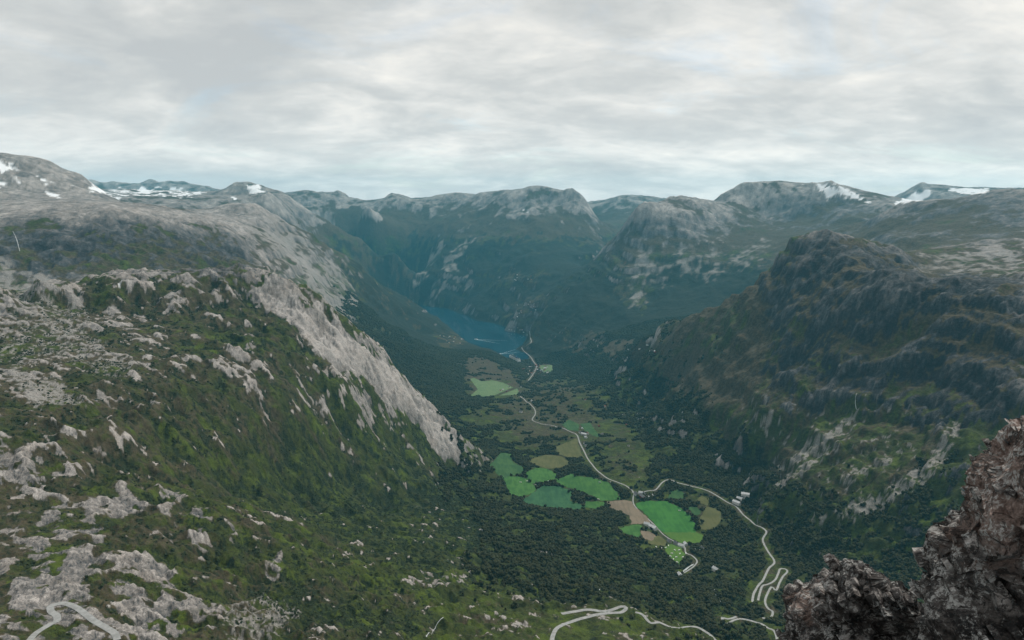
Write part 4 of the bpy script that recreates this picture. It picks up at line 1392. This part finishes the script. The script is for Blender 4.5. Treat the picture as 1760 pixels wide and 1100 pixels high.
# farmsteads close enough to tell the buildings apart
FARM = [
 (1094, 851, 1, 0, 0, 0.5, "white farmhouse with slate roof at the road junction", "house"), (1101, 848.5, 0, 0, 1, 1.3, "white house with pale roof at the road junction", "house"),
 (1107, 850.5, 0, 1, 0, 0.2, "grey farmhouse east of the road junction", "house"), (1114, 855, 3, 0, 1, 0.9, "small white shed east of the road junction", "shed"),
 (1104, 856, 2, 2, 0, 0.4, "red barn below the road junction", "barn"), (1122, 853, 3, 1, 1, 0.1, "small grey shed under the road bend", "shed"),
 (1112, 903, 1, 0, 1, 1.1, "large white farmhouse beside the farm lane", "house"), (1122, 909, 2, 0, 1, 0.6, "long white barn with pale roof beside the farm lane", "barn"),
 (1119, 905, 0, 2, 0, 0.2, "red outbuilding between the white farm buildings", "shed"),
 (998, 745, 1, 0, 0, 0.4, "white house at the upper farm by the road", "house"), (1004, 748, 2, 1, 1, 1.0, "grey barn with pale roof at the upper farm", "barn"),
 (1010, 746, 0, 0, 2, 0.2, "white house with red roof at the upper farm", "house"), (1007, 753, 0, 0, 1, 0.8, "white house with pale roof below the upper farm", "house"), (1001, 737, 3, 0, 1, 0.3, "small white shed above the upper farm", "shed"),
 (1266, 866, 2, 0, 1, 0.7, "long white hall with pale roof above the eastern road", "hall"), (1271, 859, 1, 0, 1, 0.9, "white building behind the long hall", "house"),
 (1281, 852, 2, 0, 1, 1.2, "white hall at the wood edge above the eastern road", "hall"), (1277, 857, 0, 0, 0, 0.4, "white house between the two white halls", "house"),
 (1163, 937, 1, 1, 0, 0.4, "grey house at the campsite entrance", "house"), (1171, 940, 1, 0, 1, 1.0, "white reception building at the campsite", "house"), (1178, 937, 0, 1, 1, 0.2, "grey house with pale roof at the campsite", "house"),
 (1150, 932, 0, 1, 0, 0.6, "dark roofed grey house above the campsite meadow", "house"), (1230, 981, 1, 0, 1, 0.5, "lone white house in the wood clearing", "house"),
 (1168, 990, 0, 1, 1, 0.2, "grey house beside the stony river", "house"), (1206, 944, 0, 0, 0, 0.8, "white house at the wood edge east of the campsite", "house"),
 (914, 690, 0, 0, 1, 0.3, "white house with pale roof at the narrow road bend", "house"),
 (895, 709, 1, 0, 0, 1.0, "white house standing alone west of the road bend", "house"),
]
for px, py, kit, wl, rf, rz, lab, nm in FARM:
    house(px, py, kit, wl, rf, rz, lab, None, nm, True, nm, 1.12)


# caravans on the camp meadow
def caravan_kit():
    body = bm_mesh("body", lambda bm: bmesh.ops.bevel(bm, geom=[e for e in (box(bm, -3.1, 3.1, -1.2, 1.2, 0.55, 2.9, 0.12), bm.edges)[1]], offset=0.25, segments=2, affect="EDGES"))
    win = bm_mesh("window", lambda bm: box(bm, -1.6, 1.4, -1.26, 1.26, 1.55, 2.2))

    def wh(bm):
        for sy in (-1.1, 1.1):
            bmesh.ops.create_cone(bm, cap_ends=True, segments=12, radius1=0.36, radius2=0.36, depth=0.24, matrix=Matrix.Translation((0.2, sy, 0.36)) @ Matrix.Rotation(math.pi / 2, 4, "X"))
    whl = bm_mesh("wheel", wh)
    bar = bm_mesh("tow_bar", lambda bm: box(bm, 3.0, 4.4, -0.12, 0.12, 0.45, 0.65))
    return body, win, whl, bar


CARAVAN = caravan_kit()
MAT_WHITE = plain("white_shell", (0.80, 0.80, 0.78), 0.45, 0.4, 0.04)
MAT_RUBBER = plain("dark_rubber", (0.03, 0.03, 0.03), 0.8, 0.2, 0.1)
r = random.Random(12)
for x, y in ((428, 468), (380, 482), (345, 476), (410, 481), (450, 520), (505, 522), (460, 560), (486, 580), (470, 498), (607, 490), (640, 500), (612, 508), (500, 497), (545, 520), (525, 545), (440, 540), (480, 545), (590, 480)):
    g = ground(1040 + x / 3.928, 820 + y / 3.928)
    root = put("caravan", None, label="white caravan pitched on the campsite meadow", cat="caravan", group="caravans on the campsite")
    root.location = (g[0], g[1], float(height(g[0], g[1])) + 0.9)
    root.rotation_euler = (0, 0, r.uniform(0, 3.14))
    for nm, me, mt in zip(("body", "window", "wheel", "tow_bar"), CARAVAN, (MAT_WHITE, DARKGLASS, MAT_RUBBER, MAT_RUBBER)):
        put(nm, shaded(me, mt), parent=root)


# white wrapped bales stacked on the meadows
def bale(bm):
    bmesh.ops.create_cone(bm, cap_ends=True, segments=14, radius1=0.75, radius2=0.75, depth=1.3, matrix=Matrix.Translation((0, 0, 0.75)) @ Matrix.Rotation(math.pi / 2, 4, "X"))
    bmesh.ops.bevel(bm, geom=[e for e in bm.edges if e.is_boundary or abs(e.calc_face_angle(0)) > 0.9], offset=0.16, segments=2, affect="EDGES")


BALE = bm_mesh("bale", bale)
for (x, y), where in zip([(215, 430), (258, 422), (318, 447), (405, 422), (750, 430), (825, 430), (740, 545), (885, 518), (1288, 622)],
                         ["on the western meadow", "beside the hedge of the western meadow", "at the stream end of the western meadow", "below the northern meadow", "at the top edge of the long meadow",
                          "near the road on the long meadow", "at the lower edge of the long meadow", "at the eastern tip of the long meadow", "beside the hedge of the large vivid field"]):
    g = ground(840 + x / 3.928, 720 + y / 3.928)
    root = put("bale_stack", None, label="stack of white wrapped bales " + where, cat="bales", group="bale stacks on the meadows")
    root.location = (g[0], g[1], float(height(g[0], g[1])) + 0.92)
    root.rotation_euler = (0, 0, r.uniform(-0.4, 0.4))
    for row, cnt in ((0, 6), (1, 5)):
        for i in range(cnt):
            b = put("bale", shaded(BALE, MAT_WHITE), parent=root)
            b.location = ((i - (cnt - 1) / 2) * 1.52, r.uniform(-0.1, 0.1), row * 1.3)


# cruise ship at anchor off the village
def cruise_ship():
    g = spot(884, 617.5, z=0.0)
    root = put("cruise_ship", None, label="large white cruise ship anchored at the head of the fjord", cat="ship")
    root.location = (g[0], g[1], 0)
    root.rotation_euler = (0, 0, math.radians(112))
    L, B = 118.0, 17.0
    half = [(-1.0, 0.80), (-0.97, 0.92), (-0.7, 1.0), (0.45, 1.0), (0.65, 0.90), (0.82, 0.60), (0.93, 0.28), (1.0, 0.02)]

    def deck(bm, z0, z1, x0, x1, inset, flare=0.0):
        pts = [(max(min(x * L, x1), x0), max(w * B - inset, 0.4)) for x, w in half]
        ring = [(x, w) for x, w in pts] + [(x, -w) for x, w in reversed(pts)]
        out = []
        for p in ring:
            if not out or (abs(out[-1][0] - p[0]) + abs(out[-1][1] - p[1])) > 0.2:
                out.append(p)
        a = [bm.verts.new((x * (1 - flare), y * (1 - flare * 2), z0)) for x, y in out]
        b = [bm.verts.new((x, y, z1)) for x, y in out]
        bm.faces.new(a[::-1]); bm.faces.new(b)
        for i in range(len(out)):
            j = (i + 1) % len(out)
            bm.faces.new((a[i], a[j], b[j], b[i]))
    put("hull", bm_mesh("hull", lambda bm: deck(bm, -4, 11, -L, L, 0, 0.03)), plain("hull_paint", (0.78, 0.79, 0.79), 0.4, 0.4, 0.03), root)
    put("waterline", bm_mesh("waterline", lambda bm: deck(bm, -1, 1.2, -L, L, -0.15, 0.028)), plain("boot_paint", (0.03, 0.06, 0.13), 0.5, 0.3, 0.05), root)
    z = 11.0
    for k in range(6):
        d = put("deck", bm_mesh("deck", lambda bm: deck(bm, z, z + 2.3, -L + 6 + 5 * max(0, k - 3), L - 26 - 4 * k, 1.0 + 0.25 * k)), MAT_WHITE, root)
        put("window", bm_mesh("window", lambda bm: deck(bm, z + 2.3, z + 3.1, -L + 7 + 5 * max(0, k - 3), L - 27 - 4 * k, 1.5 + 0.25 * k)), DARKGLASS, d)
        z += 3.1
    put("bridge", bm_mesh("bridge", lambda bm: box(bm, L - 56, L - 47, -15.6, 15.6, z - 4, z)), MAT_WHITE, root)
    put("funnel", bm_mesh("funnel", lambda bm: box(bm, -58, -42, -5, 5, z - 0.2, z + 12, 1.8)), plain("funnel_paint", (0.05, 0.10, 0.22), 0.5, 0.3, 0.05), root)
    put("mast", bm_mesh("mast", lambda bm: box(bm, 34, 36, -1, 1, z - 0.2, z + 13, 0.6)), MAT_WHITE, root)
    put("lifeboat", bm_mesh("lifeboat", lambda bm: [box(bm, x, x + 9, s * 15.2 - 1.4, s * 15.2 + 1.4, 13, 15.6, 0.5) for x in range(-70, 50, 14) for s in (-1, 1)]), plain("lifeboat_orange", (0.55, 0.20, 0.05), 0.5, 0.4, 0.05), root)


cruise_ship()


def small_boat(px, py, rz, size, label):
    g = spot(px, py, z=0.0)
    root = put("tour_boat", None, label=label, cat="boat", group="boats on the fjord")
    root.location = (g[0], g[1], 0)
    root.rotation_euler = (0, 0, rz)
    root.scale = (size,) * 3

    def hull(bm):
        o = [(-12, 3.6), (4, 3.8), (10, 2.2), (13.5, 0.05)]
        ring = o + [(x, -y) for x, y in reversed(o)]
        a = [bm.verts.new((x * 0.93, y * 0.8, -0.8)) for x, y in ring]
        b = [bm.verts.new((x, y, 2.2)) for x, y in ring]
        bm.faces.new(a[::-1]); bm.faces.new(b)
        for i in range(len(ring)):
            bm.faces.new((a[i], a[(i + 1) % 8], b[(i + 1) % 8], b[i]))
    put("hull", bm_mesh("hull", hull), MAT_WHITE, root)
    cb = put("cabin", bm_mesh("cabin", lambda bm: box(bm, -9, 4, -2.9, 2.9, 2.2, 5.0, 0.4)), MAT_WHITE, root)
    put("window", bm_mesh("window", lambda bm: box(bm, -8, 3.4, -2.85, 2.85, 3.2, 4.2, 0.05)), DARKGLASS, cb)

    # wake: two low crests of broken water spreading astern
    def wk(bm):
        for s in (-1, 1):
            prev = None
            for k in range(13):
                x = -10 - k * 17
                y = s * (3 + k * 4.2)
                wd = 3.2 * (1 - k / 14)
                row = [bm.verts.new((x, y - wd, 0.06)), bm.verts.new((x, y, 0.5 * (1 - k / 14) + 0.06)), bm.verts.new((x, y + wd, 0.06))]
                if prev:
                    bm.faces.new((prev[0], prev[1], row[1], row[0])); bm.faces.new((prev[1], prev[2], row[2], row[1]))
                prev = row
    put("wake", bm_mesh("wake", wk), plain("foam", (0.30, 0.42, 0.45), 0.6, 0.3, 0.2), root)


small_boat(818, 583.5, math.radians(155), 1.5, "white tour boat with wake off the western shore hamlet")
small_boat(859, 608.8, math.radians(-140), 1.2, "white tour boat with wake close to the cruise ship")


# falling and rushing water
MAT_FALL = plain("white_water", (0.38, 0.41, 0.42), 0.5, 0.4, 0.15, 0.2)
for px0, lab, course, wd in (
    (0, "thin white waterfall down the dark face of the plateau mountain", [(22,398),(27,408),(31,420),(34,432)], 3.2),
    (0, "white stream tumbling from the cliff onto the scree slope", [(1473,676),(1470,690),(1474,704)], 2.4),
    (0, "white rapids of the valley river east of the campsite", [(1240,952),(1245,960),(1249,967)], 6),
    (0, "stony white river bed below the campsite", [(1192,970),(1180,978),(1170,985),(1163,984)], 6),
    (0, "white cascade in the woods above the lower road bend", [(1227,1014),(1229,1022),(1236,1030),(1237,1038)], 5),
    (0, "thin white cascade below the grassy spur woods", [(1024,1004),(1030,1013),(1026,1019)], 4),
    (0, "white brook running down the dark green gully", [(762,1062),(752,1072),(745,1084),(733,1096)], 2.0)):
    p = chain(course, 5.0)
    if len(p) < 4:
        continue
    p[:, 2] = height(p[:, 0], p[:, 1])
    rr = np.random.RandomState(len(lab))
    ribbon("waterfall", p, wd * (0.2 + 0.9 * rr.rand(len(p))), MAT_FALL, 1.2, label=lab, kind="structure")


# single birches along field edges
def crown_mesh(seed):
    rg = random.Random(seed)

    def b(bm):
        for _ in range(150):
            th, ph = rg.uniform(0, 6.283), math.acos(rg.uniform(-0.9, 1))
            rad = 0.5 * rg.uniform(0.55, 1.0) * (0.85 + 0.3 * math.sin(3 * th + seed))
            c = Vector((rad * math.sin(ph) * math.cos(th), rad * math.sin(ph) * math.sin(th), 0.62 + 0.52 * rad * 2 * math.cos(ph)))
            n = Vector((rg.gauss(0, 1), rg.gauss(0, 1), rg.gauss(0, 1) + 0.6)).normalized()
            t = n.orthogonal().normalized(); u = n.cross(t)
            s = rg.uniform(0.06, 0.13)
            bm.faces.new([bm.verts.new(c + t * s * a + u * s * bb) for a, bb in ((-1, -0.7), (0.9, -1), (1, 0.8), (-0.8, 1))])
    me = bpy.data.meshes.new("crown")
    bm = bmesh.new(); b(bm); bm.to_mesh(me); bm.free()
    me.materials.append(MAT_BIRCH)
    return me


def trunk_mesh():
    def b(bm):
        prev = None
        for z, rd, dx in ((-0.06, 0.035, 0), (0.2, 0.026, 0.01), (0.5, 0.016, 0.0), (0.85, 0.006, 0.015)):
            ring = [bm.verts.new((dx + rd * math.cos(a), rd * math.sin(a), z)) for a in (0, 1.05, 2.09, 3.14, 4.19, 5.24)]
            if prev:
                for i in range(6):
                    bm.faces.new((prev[i], prev[(i + 1) % 6], ring[(i + 1) % 6], ring[i]))
            prev = ring
        for a in (0.4, 2.3, 4.4):
            c = Vector((0, 0, 0.35)); e = Vector((0.24 * math.cos(a), 0.24 * math.sin(a), 0.62))
            v = [bm.verts.new(c + Vector((0, 0, 0.02))), bm.verts.new(c - Vector((0, 0, 0.02))), bm.verts.new(e), ]
            bm.faces.new(v)
    me = bm_mesh("trunk", b)
    me.materials.append(plain("birch_bark", (0.28, 0.26, 0.23), 0.9, 0.1, 0.3, 2.0))
    return me


CROWNS = [crown_mesh(k) for k in range(4)]
TRUNK = trunk_mesh()
BELTS = [
 ("dark birch in the tree belt between the blue green and long meadows", "trees of the middle belt", [(590,545),(620,560),(640,522),(500,468),(540,500),(470,455),(600,530),(660,540),(690,545),(575,570),(610,575),(430,445),(720,553)]),
 ("dark birch in the copse at the top edge of the long meadow", "trees of the meadow copse", [(640,380),(600,385),(680,382),(580,392),(660,392),(620,376),(700,390)]),
 ("dark birch on the bank between the western meadows", "trees of the western bank", [(152,262),(165,275),(200,288),(240,352),(190,388),(150,388),(232,372),(255,398),(275,430),(330,452),(360,445)]),
 ("dark birch in the hedge east of the large vivid field", "trees of the eastern hedge", [(1290,595),(1345,648),(1372,690),(1402,720),(1318,618),(1440,705),(1420,745),(1395,750)]),
 ("dark birch in the copse beside the road junction", "trees of the junction copse", [(960,478),(940,508),(900,490),(890,520),(920,500),(950,525),(915,525)]),
 ("dark birch on the knoll inside the road bend", "trees of the road bend", [(1100,440),(1080,430),(1120,422),(1110,460),(1060,450),(1140,430),(1090,455),(1200,440),(1230,435),(1260,440)]),
]
r = random.Random(3)
for lab, grp, pts in BELTS:
    for x, y in pts:
        g = ground(840 + x / 3.928, 720 + y / 3.928)
        root = put("birch_tree", None, label=lab, cat="tree", group=grp)
        s = r.uniform(9, 14)
        root.location = (g[0], g[1], float(height(g[0], g[1])))
        root.rotation_euler = (0, 0, r.uniform(0, 6.28))
        root.scale = (s, s, s * r.uniform(0.85, 1.1))
        put("trunk", TRUNK, parent=root)
        put("crown", CROWNS[r.randrange(4)], parent=root)

# ------------------------------------------------------------------ the crags at the edge of the viewpoint
def crag_material(name, warm_at, warm_r, fresh=0.85):
    m, nt = new_mat(name)
    pos = nt.add("ShaderNodeNewGeometry").outputs["Position"]
    mp = nt.add("ShaderNodeMapping", Vector=pos)
    mp.inputs["Rotation"].default_value = (0.5, 0.9, 0.3)
    mp.inputs["Scale"].default_value = (0.55, 1.6, 1.0)
    p = mp.outputs[0]
    n1 = nt.noise(p, 0.55, 6, 0.65, 0.4)
    n2 = nt.noise(p, 2.4, 6, 0.7, 0.3)
    n3 = nt.noise(p, 8.0, 5, 0.7)
    n4 = nt.noise(pos, 26.0, 3, 0.6)
    base = nt.ramp(nt.math("ADD", nt.math("MULTIPLY", n1, 0.45), nt.math("MULTIPLY", n2, 0.55)),
                   [(p_, tuple(min(0.4, c_ * fresh) for c_ in k_)) for p_, k_ in ((0.37, (0.008, 0.008, 0.008)), (0.46, (0.034, 0.031, 0.030)), (0.53, (0.105, 0.096, 0.091)), (0.62, (0.24, 0.225, 0.215)))])
    # warm pinkish brown patch round a fixed point, ragged edge
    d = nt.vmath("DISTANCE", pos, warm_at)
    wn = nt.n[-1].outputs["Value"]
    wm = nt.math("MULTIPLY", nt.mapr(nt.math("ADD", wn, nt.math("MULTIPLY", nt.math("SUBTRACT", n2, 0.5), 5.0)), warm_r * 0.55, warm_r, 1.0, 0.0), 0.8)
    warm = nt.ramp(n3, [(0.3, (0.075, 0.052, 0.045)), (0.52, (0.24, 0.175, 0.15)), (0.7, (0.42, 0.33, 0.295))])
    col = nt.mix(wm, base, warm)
    # pale crusts of lichen, black ones between
    vo = nt.add("ShaderNodeTexVoronoi", {"feature": "F1"}, Vector=pos, Scale=3.2)
    pale = nt.math("MULTIPLY", nt.mapr(nt.noise(pos, 1.1, 6, 0.75), 0.475, 0.53), nt.mapr(n3, 0.46, 0.54))
    col = nt.mix(nt.math("MULTIPLY", pale, 0.85), col, nt.mix(n4, (0.26, 0.26, 0.255), (0.55, 0.55, 0.53)))
    black = nt.math("MULTIPLY", nt.mapr(nt.noise(pos, 1.7, 6, 0.75, 0.5), 0.49, 0.55), nt.mapr(n3, 0.42, 0.50))
    col = nt.mix(nt.math("MULTIPLY", black, 0.85), col, (0.010, 0.010, 0.011))
    hgt = nt.math("ADD", nt.math("MULTIPLY", n2, 0.5), nt.math("ADD", nt.math("MULTIPLY", n3, 0.2), nt.math("MULTIPLY", n4, 0.05)))
    finish(nt, col, 0.9, hgt, 0.6, 0.35, 0.2)
    return m


def lump(bm, outline, d0, d1, back=0.82):
    """a block of rock: its near outline seen along sight lines, running back to d1"""
    cx = sum(p[0] for p in outline) / len(outline); cy_ = sum(p[1] for p in outline) / len(outline)
    vs_ = [bm.verts.new(spot(px, py, d0 + 0.6 * math.sin(px * 0.05 + py * 0.031))) for px, py in outline]
    vs_ += [bm.verts.new(spot(cx + (px - cx) * back, cy_ + (py - cy_) * back, d1)) for px, py in outline]
    vs_ += [bm.verts.new(spot(cx, cy_, d0 - 1.3))]
    bmesh.ops.convex_hull(bm, input=vs_)


def crag(name, label, lumps, voxel, mat, seed, dip, amp):
    bm = bmesh.new()
    for o, d0, d1 in lumps:
        lump(bm, o, d0, d1)
    me = bpy.data.meshes.new(name)
    bm.to_mesh(me); bm.free()
    ob = bpy.data.objects.new(name, me)
    C.objects.link(ob)
    md = ob.modifiers.new("fuse", "REMESH"); md.mode = "VOXEL"; md.voxel_size = voxel
    ev = ob.evaluated_get(bpy.context.evaluated_depsgraph_get())
    me2 = bpy.data.meshes.new_from_object(ev)
    bpy.data.objects.remove(ob)
    n = len(me2.vertices)
    co = np.empty(n * 3, np.float32); me2.vertices.foreach_get("co", co); co = co.reshape(-1, 3)
    no = np.empty(n * 3, np.float32); me2.vertices.foreach_get("normal", no); no = no.reshape(-1, 3)
    dipv = Vector(dip).normalized()
    e1 = dipv.orthogonal().normalized(); e2 = dipv.cross(e1)
    B = np.array([e1, e2, dipv])
    q = co @ B.T
    off = Vector((seed * 13.7, seed * 5.1, seed * 7.7))
    rs = np.random.RandomState(seed)
    low = np.array([mnoise.fractal(Vector(c) * 0.38 + off, 0.9, 2.1, 2) for c in co.tolist()], np.float32)
    co = co + no * (amp * (0.30 * np.clip(low, -1, 1) - 0.10))[:, None]
    # joints: the rock has come away in blocks, so every block ends in its own flat face
    for stretch, pull, tilt, step in (((0.36, 0.50, 0.85), 0.80, 0.36, 0.42), ((0.8, 1.1, 2.0), 0.85, 0.42, 0.26), ((2.0, 2.6, 4.6), 0.8, 0.40, 0.08)):
        q = co @ B.T
        keys = np.empty((n, 3), np.int32)
        for i in range(n):
            w = q[i]
            dd, pp = mnoise.voronoi(Vector((w[0] * stretch[0] + 0.25 * low[i], w[1] * stretch[1], w[2] * stretch[2])) + off)
            p = pp[0]
            keys[i] = (int(p.x * 50), int(p.y * 50), int(p.z * 50))
        _, inv = np.unique(keys, axis=0, return_inverse=True)
        inv = inv.ravel()
        # outer and inner faces of a lump never share a block
        side = (no @ np.array([-0.35, -0.8, 0.5]) > -0.15).astype(np.int64)
        inv = inv * 2 + side
        m = inv.max() + 1
        cnt = np.bincount(inv, minlength=m).astype(np.float32) + 1e-6
        cen = np.stack([np.bincount(inv, co[:, k], m) for k in range(3)], 1) / cnt[:, None]
        nor = np.stack([np.bincount(inv, no[:, k], m) for k in range(3)], 1)
        nor += tilt * rs.randn(m, 3) * np.linalg.norm(nor, axis=1, keepdims=True)
        nor /= np.linalg.norm(nor, axis=1, keepdims=True) + 1e-6
        shift = step * rs.randn(m).clip(-1.6, 1.2)
        h = ((co - cen[inv]) * nor[inv]).sum(1)
        h = np.clip(h, -0.9, 0.9)
        co = co - nor[inv] * (pull * h - shift[inv] * amp)[:, None]
    co = co.astype(np.float32)
    me2.vertices.foreach_set("co", co.astype(np.float32).ravel())
    me2.polygons.foreach_set("use_smooth", np.zeros(len(me2.polygons), bool))
    me2.update()
    me2.materials.clear(); me2.materials.append(mat)
    return put(name, me2, None, label=label, cat="rock"), co


def build_crags():
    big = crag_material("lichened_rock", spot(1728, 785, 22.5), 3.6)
    ob, co = crag("rock_crag", "tall dark lichened crag with pinkish brown upper face beside the viewpoint", [
        ([(1778,716),(1752,734),(1718,756),(1694,784),(1682,816),(1680,850),(1695,900),(1750,940),(1840,900),(1870,765)], 22.0, 29.0),
        ([(1682,836),(1668,862),(1650,892),(1656,960),(1710,1010),(1800,1000),(1840,866),(1735,828)], 21.8, 29.0),
        ([(1652,888),(1624,906),(1612,930),(1600,965),(1592,1015),(1596,1120),(1700,1160),(1760,1000),(1705,905)], 22.5, 30.0),
        ([(1618,940),(1596,975),(1588,1020),(1582,1100),(1575,1300),(1610,1560),(1900,1560),(1950,1100),(1800,965)], 22.0, 31.0),
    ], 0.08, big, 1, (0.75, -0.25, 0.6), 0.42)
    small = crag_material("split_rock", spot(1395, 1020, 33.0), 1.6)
    ob2, co2 = crag("rock_outcrop", "low shattered outcrop of flaky slabs below the tall crag", [
        ([(1462,966),(1444,984),(1424,992),(1410,1020),(1420,1100),(1500,1100),(1530,1040),(1494,990)], 32.0, 37.0),
        ([(1418,995),(1396,1000),(1372,1016),(1354,1040),(1350,1080),(1362,1130),(1430,1130),(1440,1040)], 33.0, 38.0),
        ([(1490,990),(1515,1010),(1545,1014),(1580,1015),(1600,1060),(1600,1140),(1480,1140),(1470,1040)], 32.5, 38.0),
        ([(1352,1060),(1344,1110),(1335,1240),(1340,1480),(1640,1500),(1620,1120),(1500,1060)], 32.0, 39.0),
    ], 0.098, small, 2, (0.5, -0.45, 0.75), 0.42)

    # loose flakes lying on the outcrop and the crag
    def flake(seed):
        rg = random.Random(seed)

        def b(bm):
            k = rg.randint(5, 7)
            ring = []
            for i in range(k):
                a = 6.283 * i / k + rg.uniform(-0.35, 0.35)
                ring.append((math.cos(a) * rg.uniform(0.36, 0.58), math.sin(a) * rg.uniform(0.22, 0.42)))
            t = rg.uniform(0.07, 0.16)
            vs_ = [bm.verts.new((x, y, -t + rg.uniform(-0.03, 0.03))) for x, y in ring]
            vs_ += [bm.verts.new((x * rg.uniform(0.72, 0.95), y * rg.uniform(0.72, 0.95), t + rg.uniform(-0.05, 0.05))) for x, y in ring]
            bmesh.ops.convex_hull(bm, input=vs_)
        return bm_mesh("stone", b)
    flakes = [flake(k) for k in range(9)]
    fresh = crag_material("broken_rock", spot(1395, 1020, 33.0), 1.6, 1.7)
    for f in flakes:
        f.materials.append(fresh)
    rg = random.Random(5)
    for holder, pts, spots_, dip in ((ob2, co2, 190, Vector((0.5, -0.45, 0.75))), (ob, co, 90, Vector((0.75, -0.25, 0.6)))):
        # those the viewpoint can see
        ax = np.arctan2(pts[:, 0], pts[:, 1]); dr = np.hypot(pts[:, 0], pts[:, 1])
        tn = (pts[:, 2] - CAMZ) / dr
        cells = {}
        for i in range(len(pts)):
            key = (int(ax[i] / 0.007), int(tn[i] / 0.007))
            if key not in cells or dr[i] < dr[cells[key]]:
                cells[key] = i
        cand = [i for i in cells.values() if tn[i] > -0.75]
        for i in rg.sample(cand, min(spots_, len(cand))):
            st = put("stone", flakes[rg.randrange(9)], parent=holder)
            st.location = Vector(pts[i].tolist()) + dip.normalized() * 0.02
            qd = dip.to_track_quat("Z", "Y").to_matrix().to_4x4() @ Matrix.Rotation(rg.uniform(0, 6.28), 4, "Z") @ Matrix.Rotation(rg.gauss(0, 0.28), 4, "X")
            st.rotation_euler = qd.to_euler()
            s = (0.35 + 0.9 * rg.random() ** 2) * (1.15 if holder is ob2 else 0.85)
            st.scale = (s, s, s * rg.uniform(0.7, 1.3))


build_crags()
carve_and_build_land()
build_water()
build_haze()
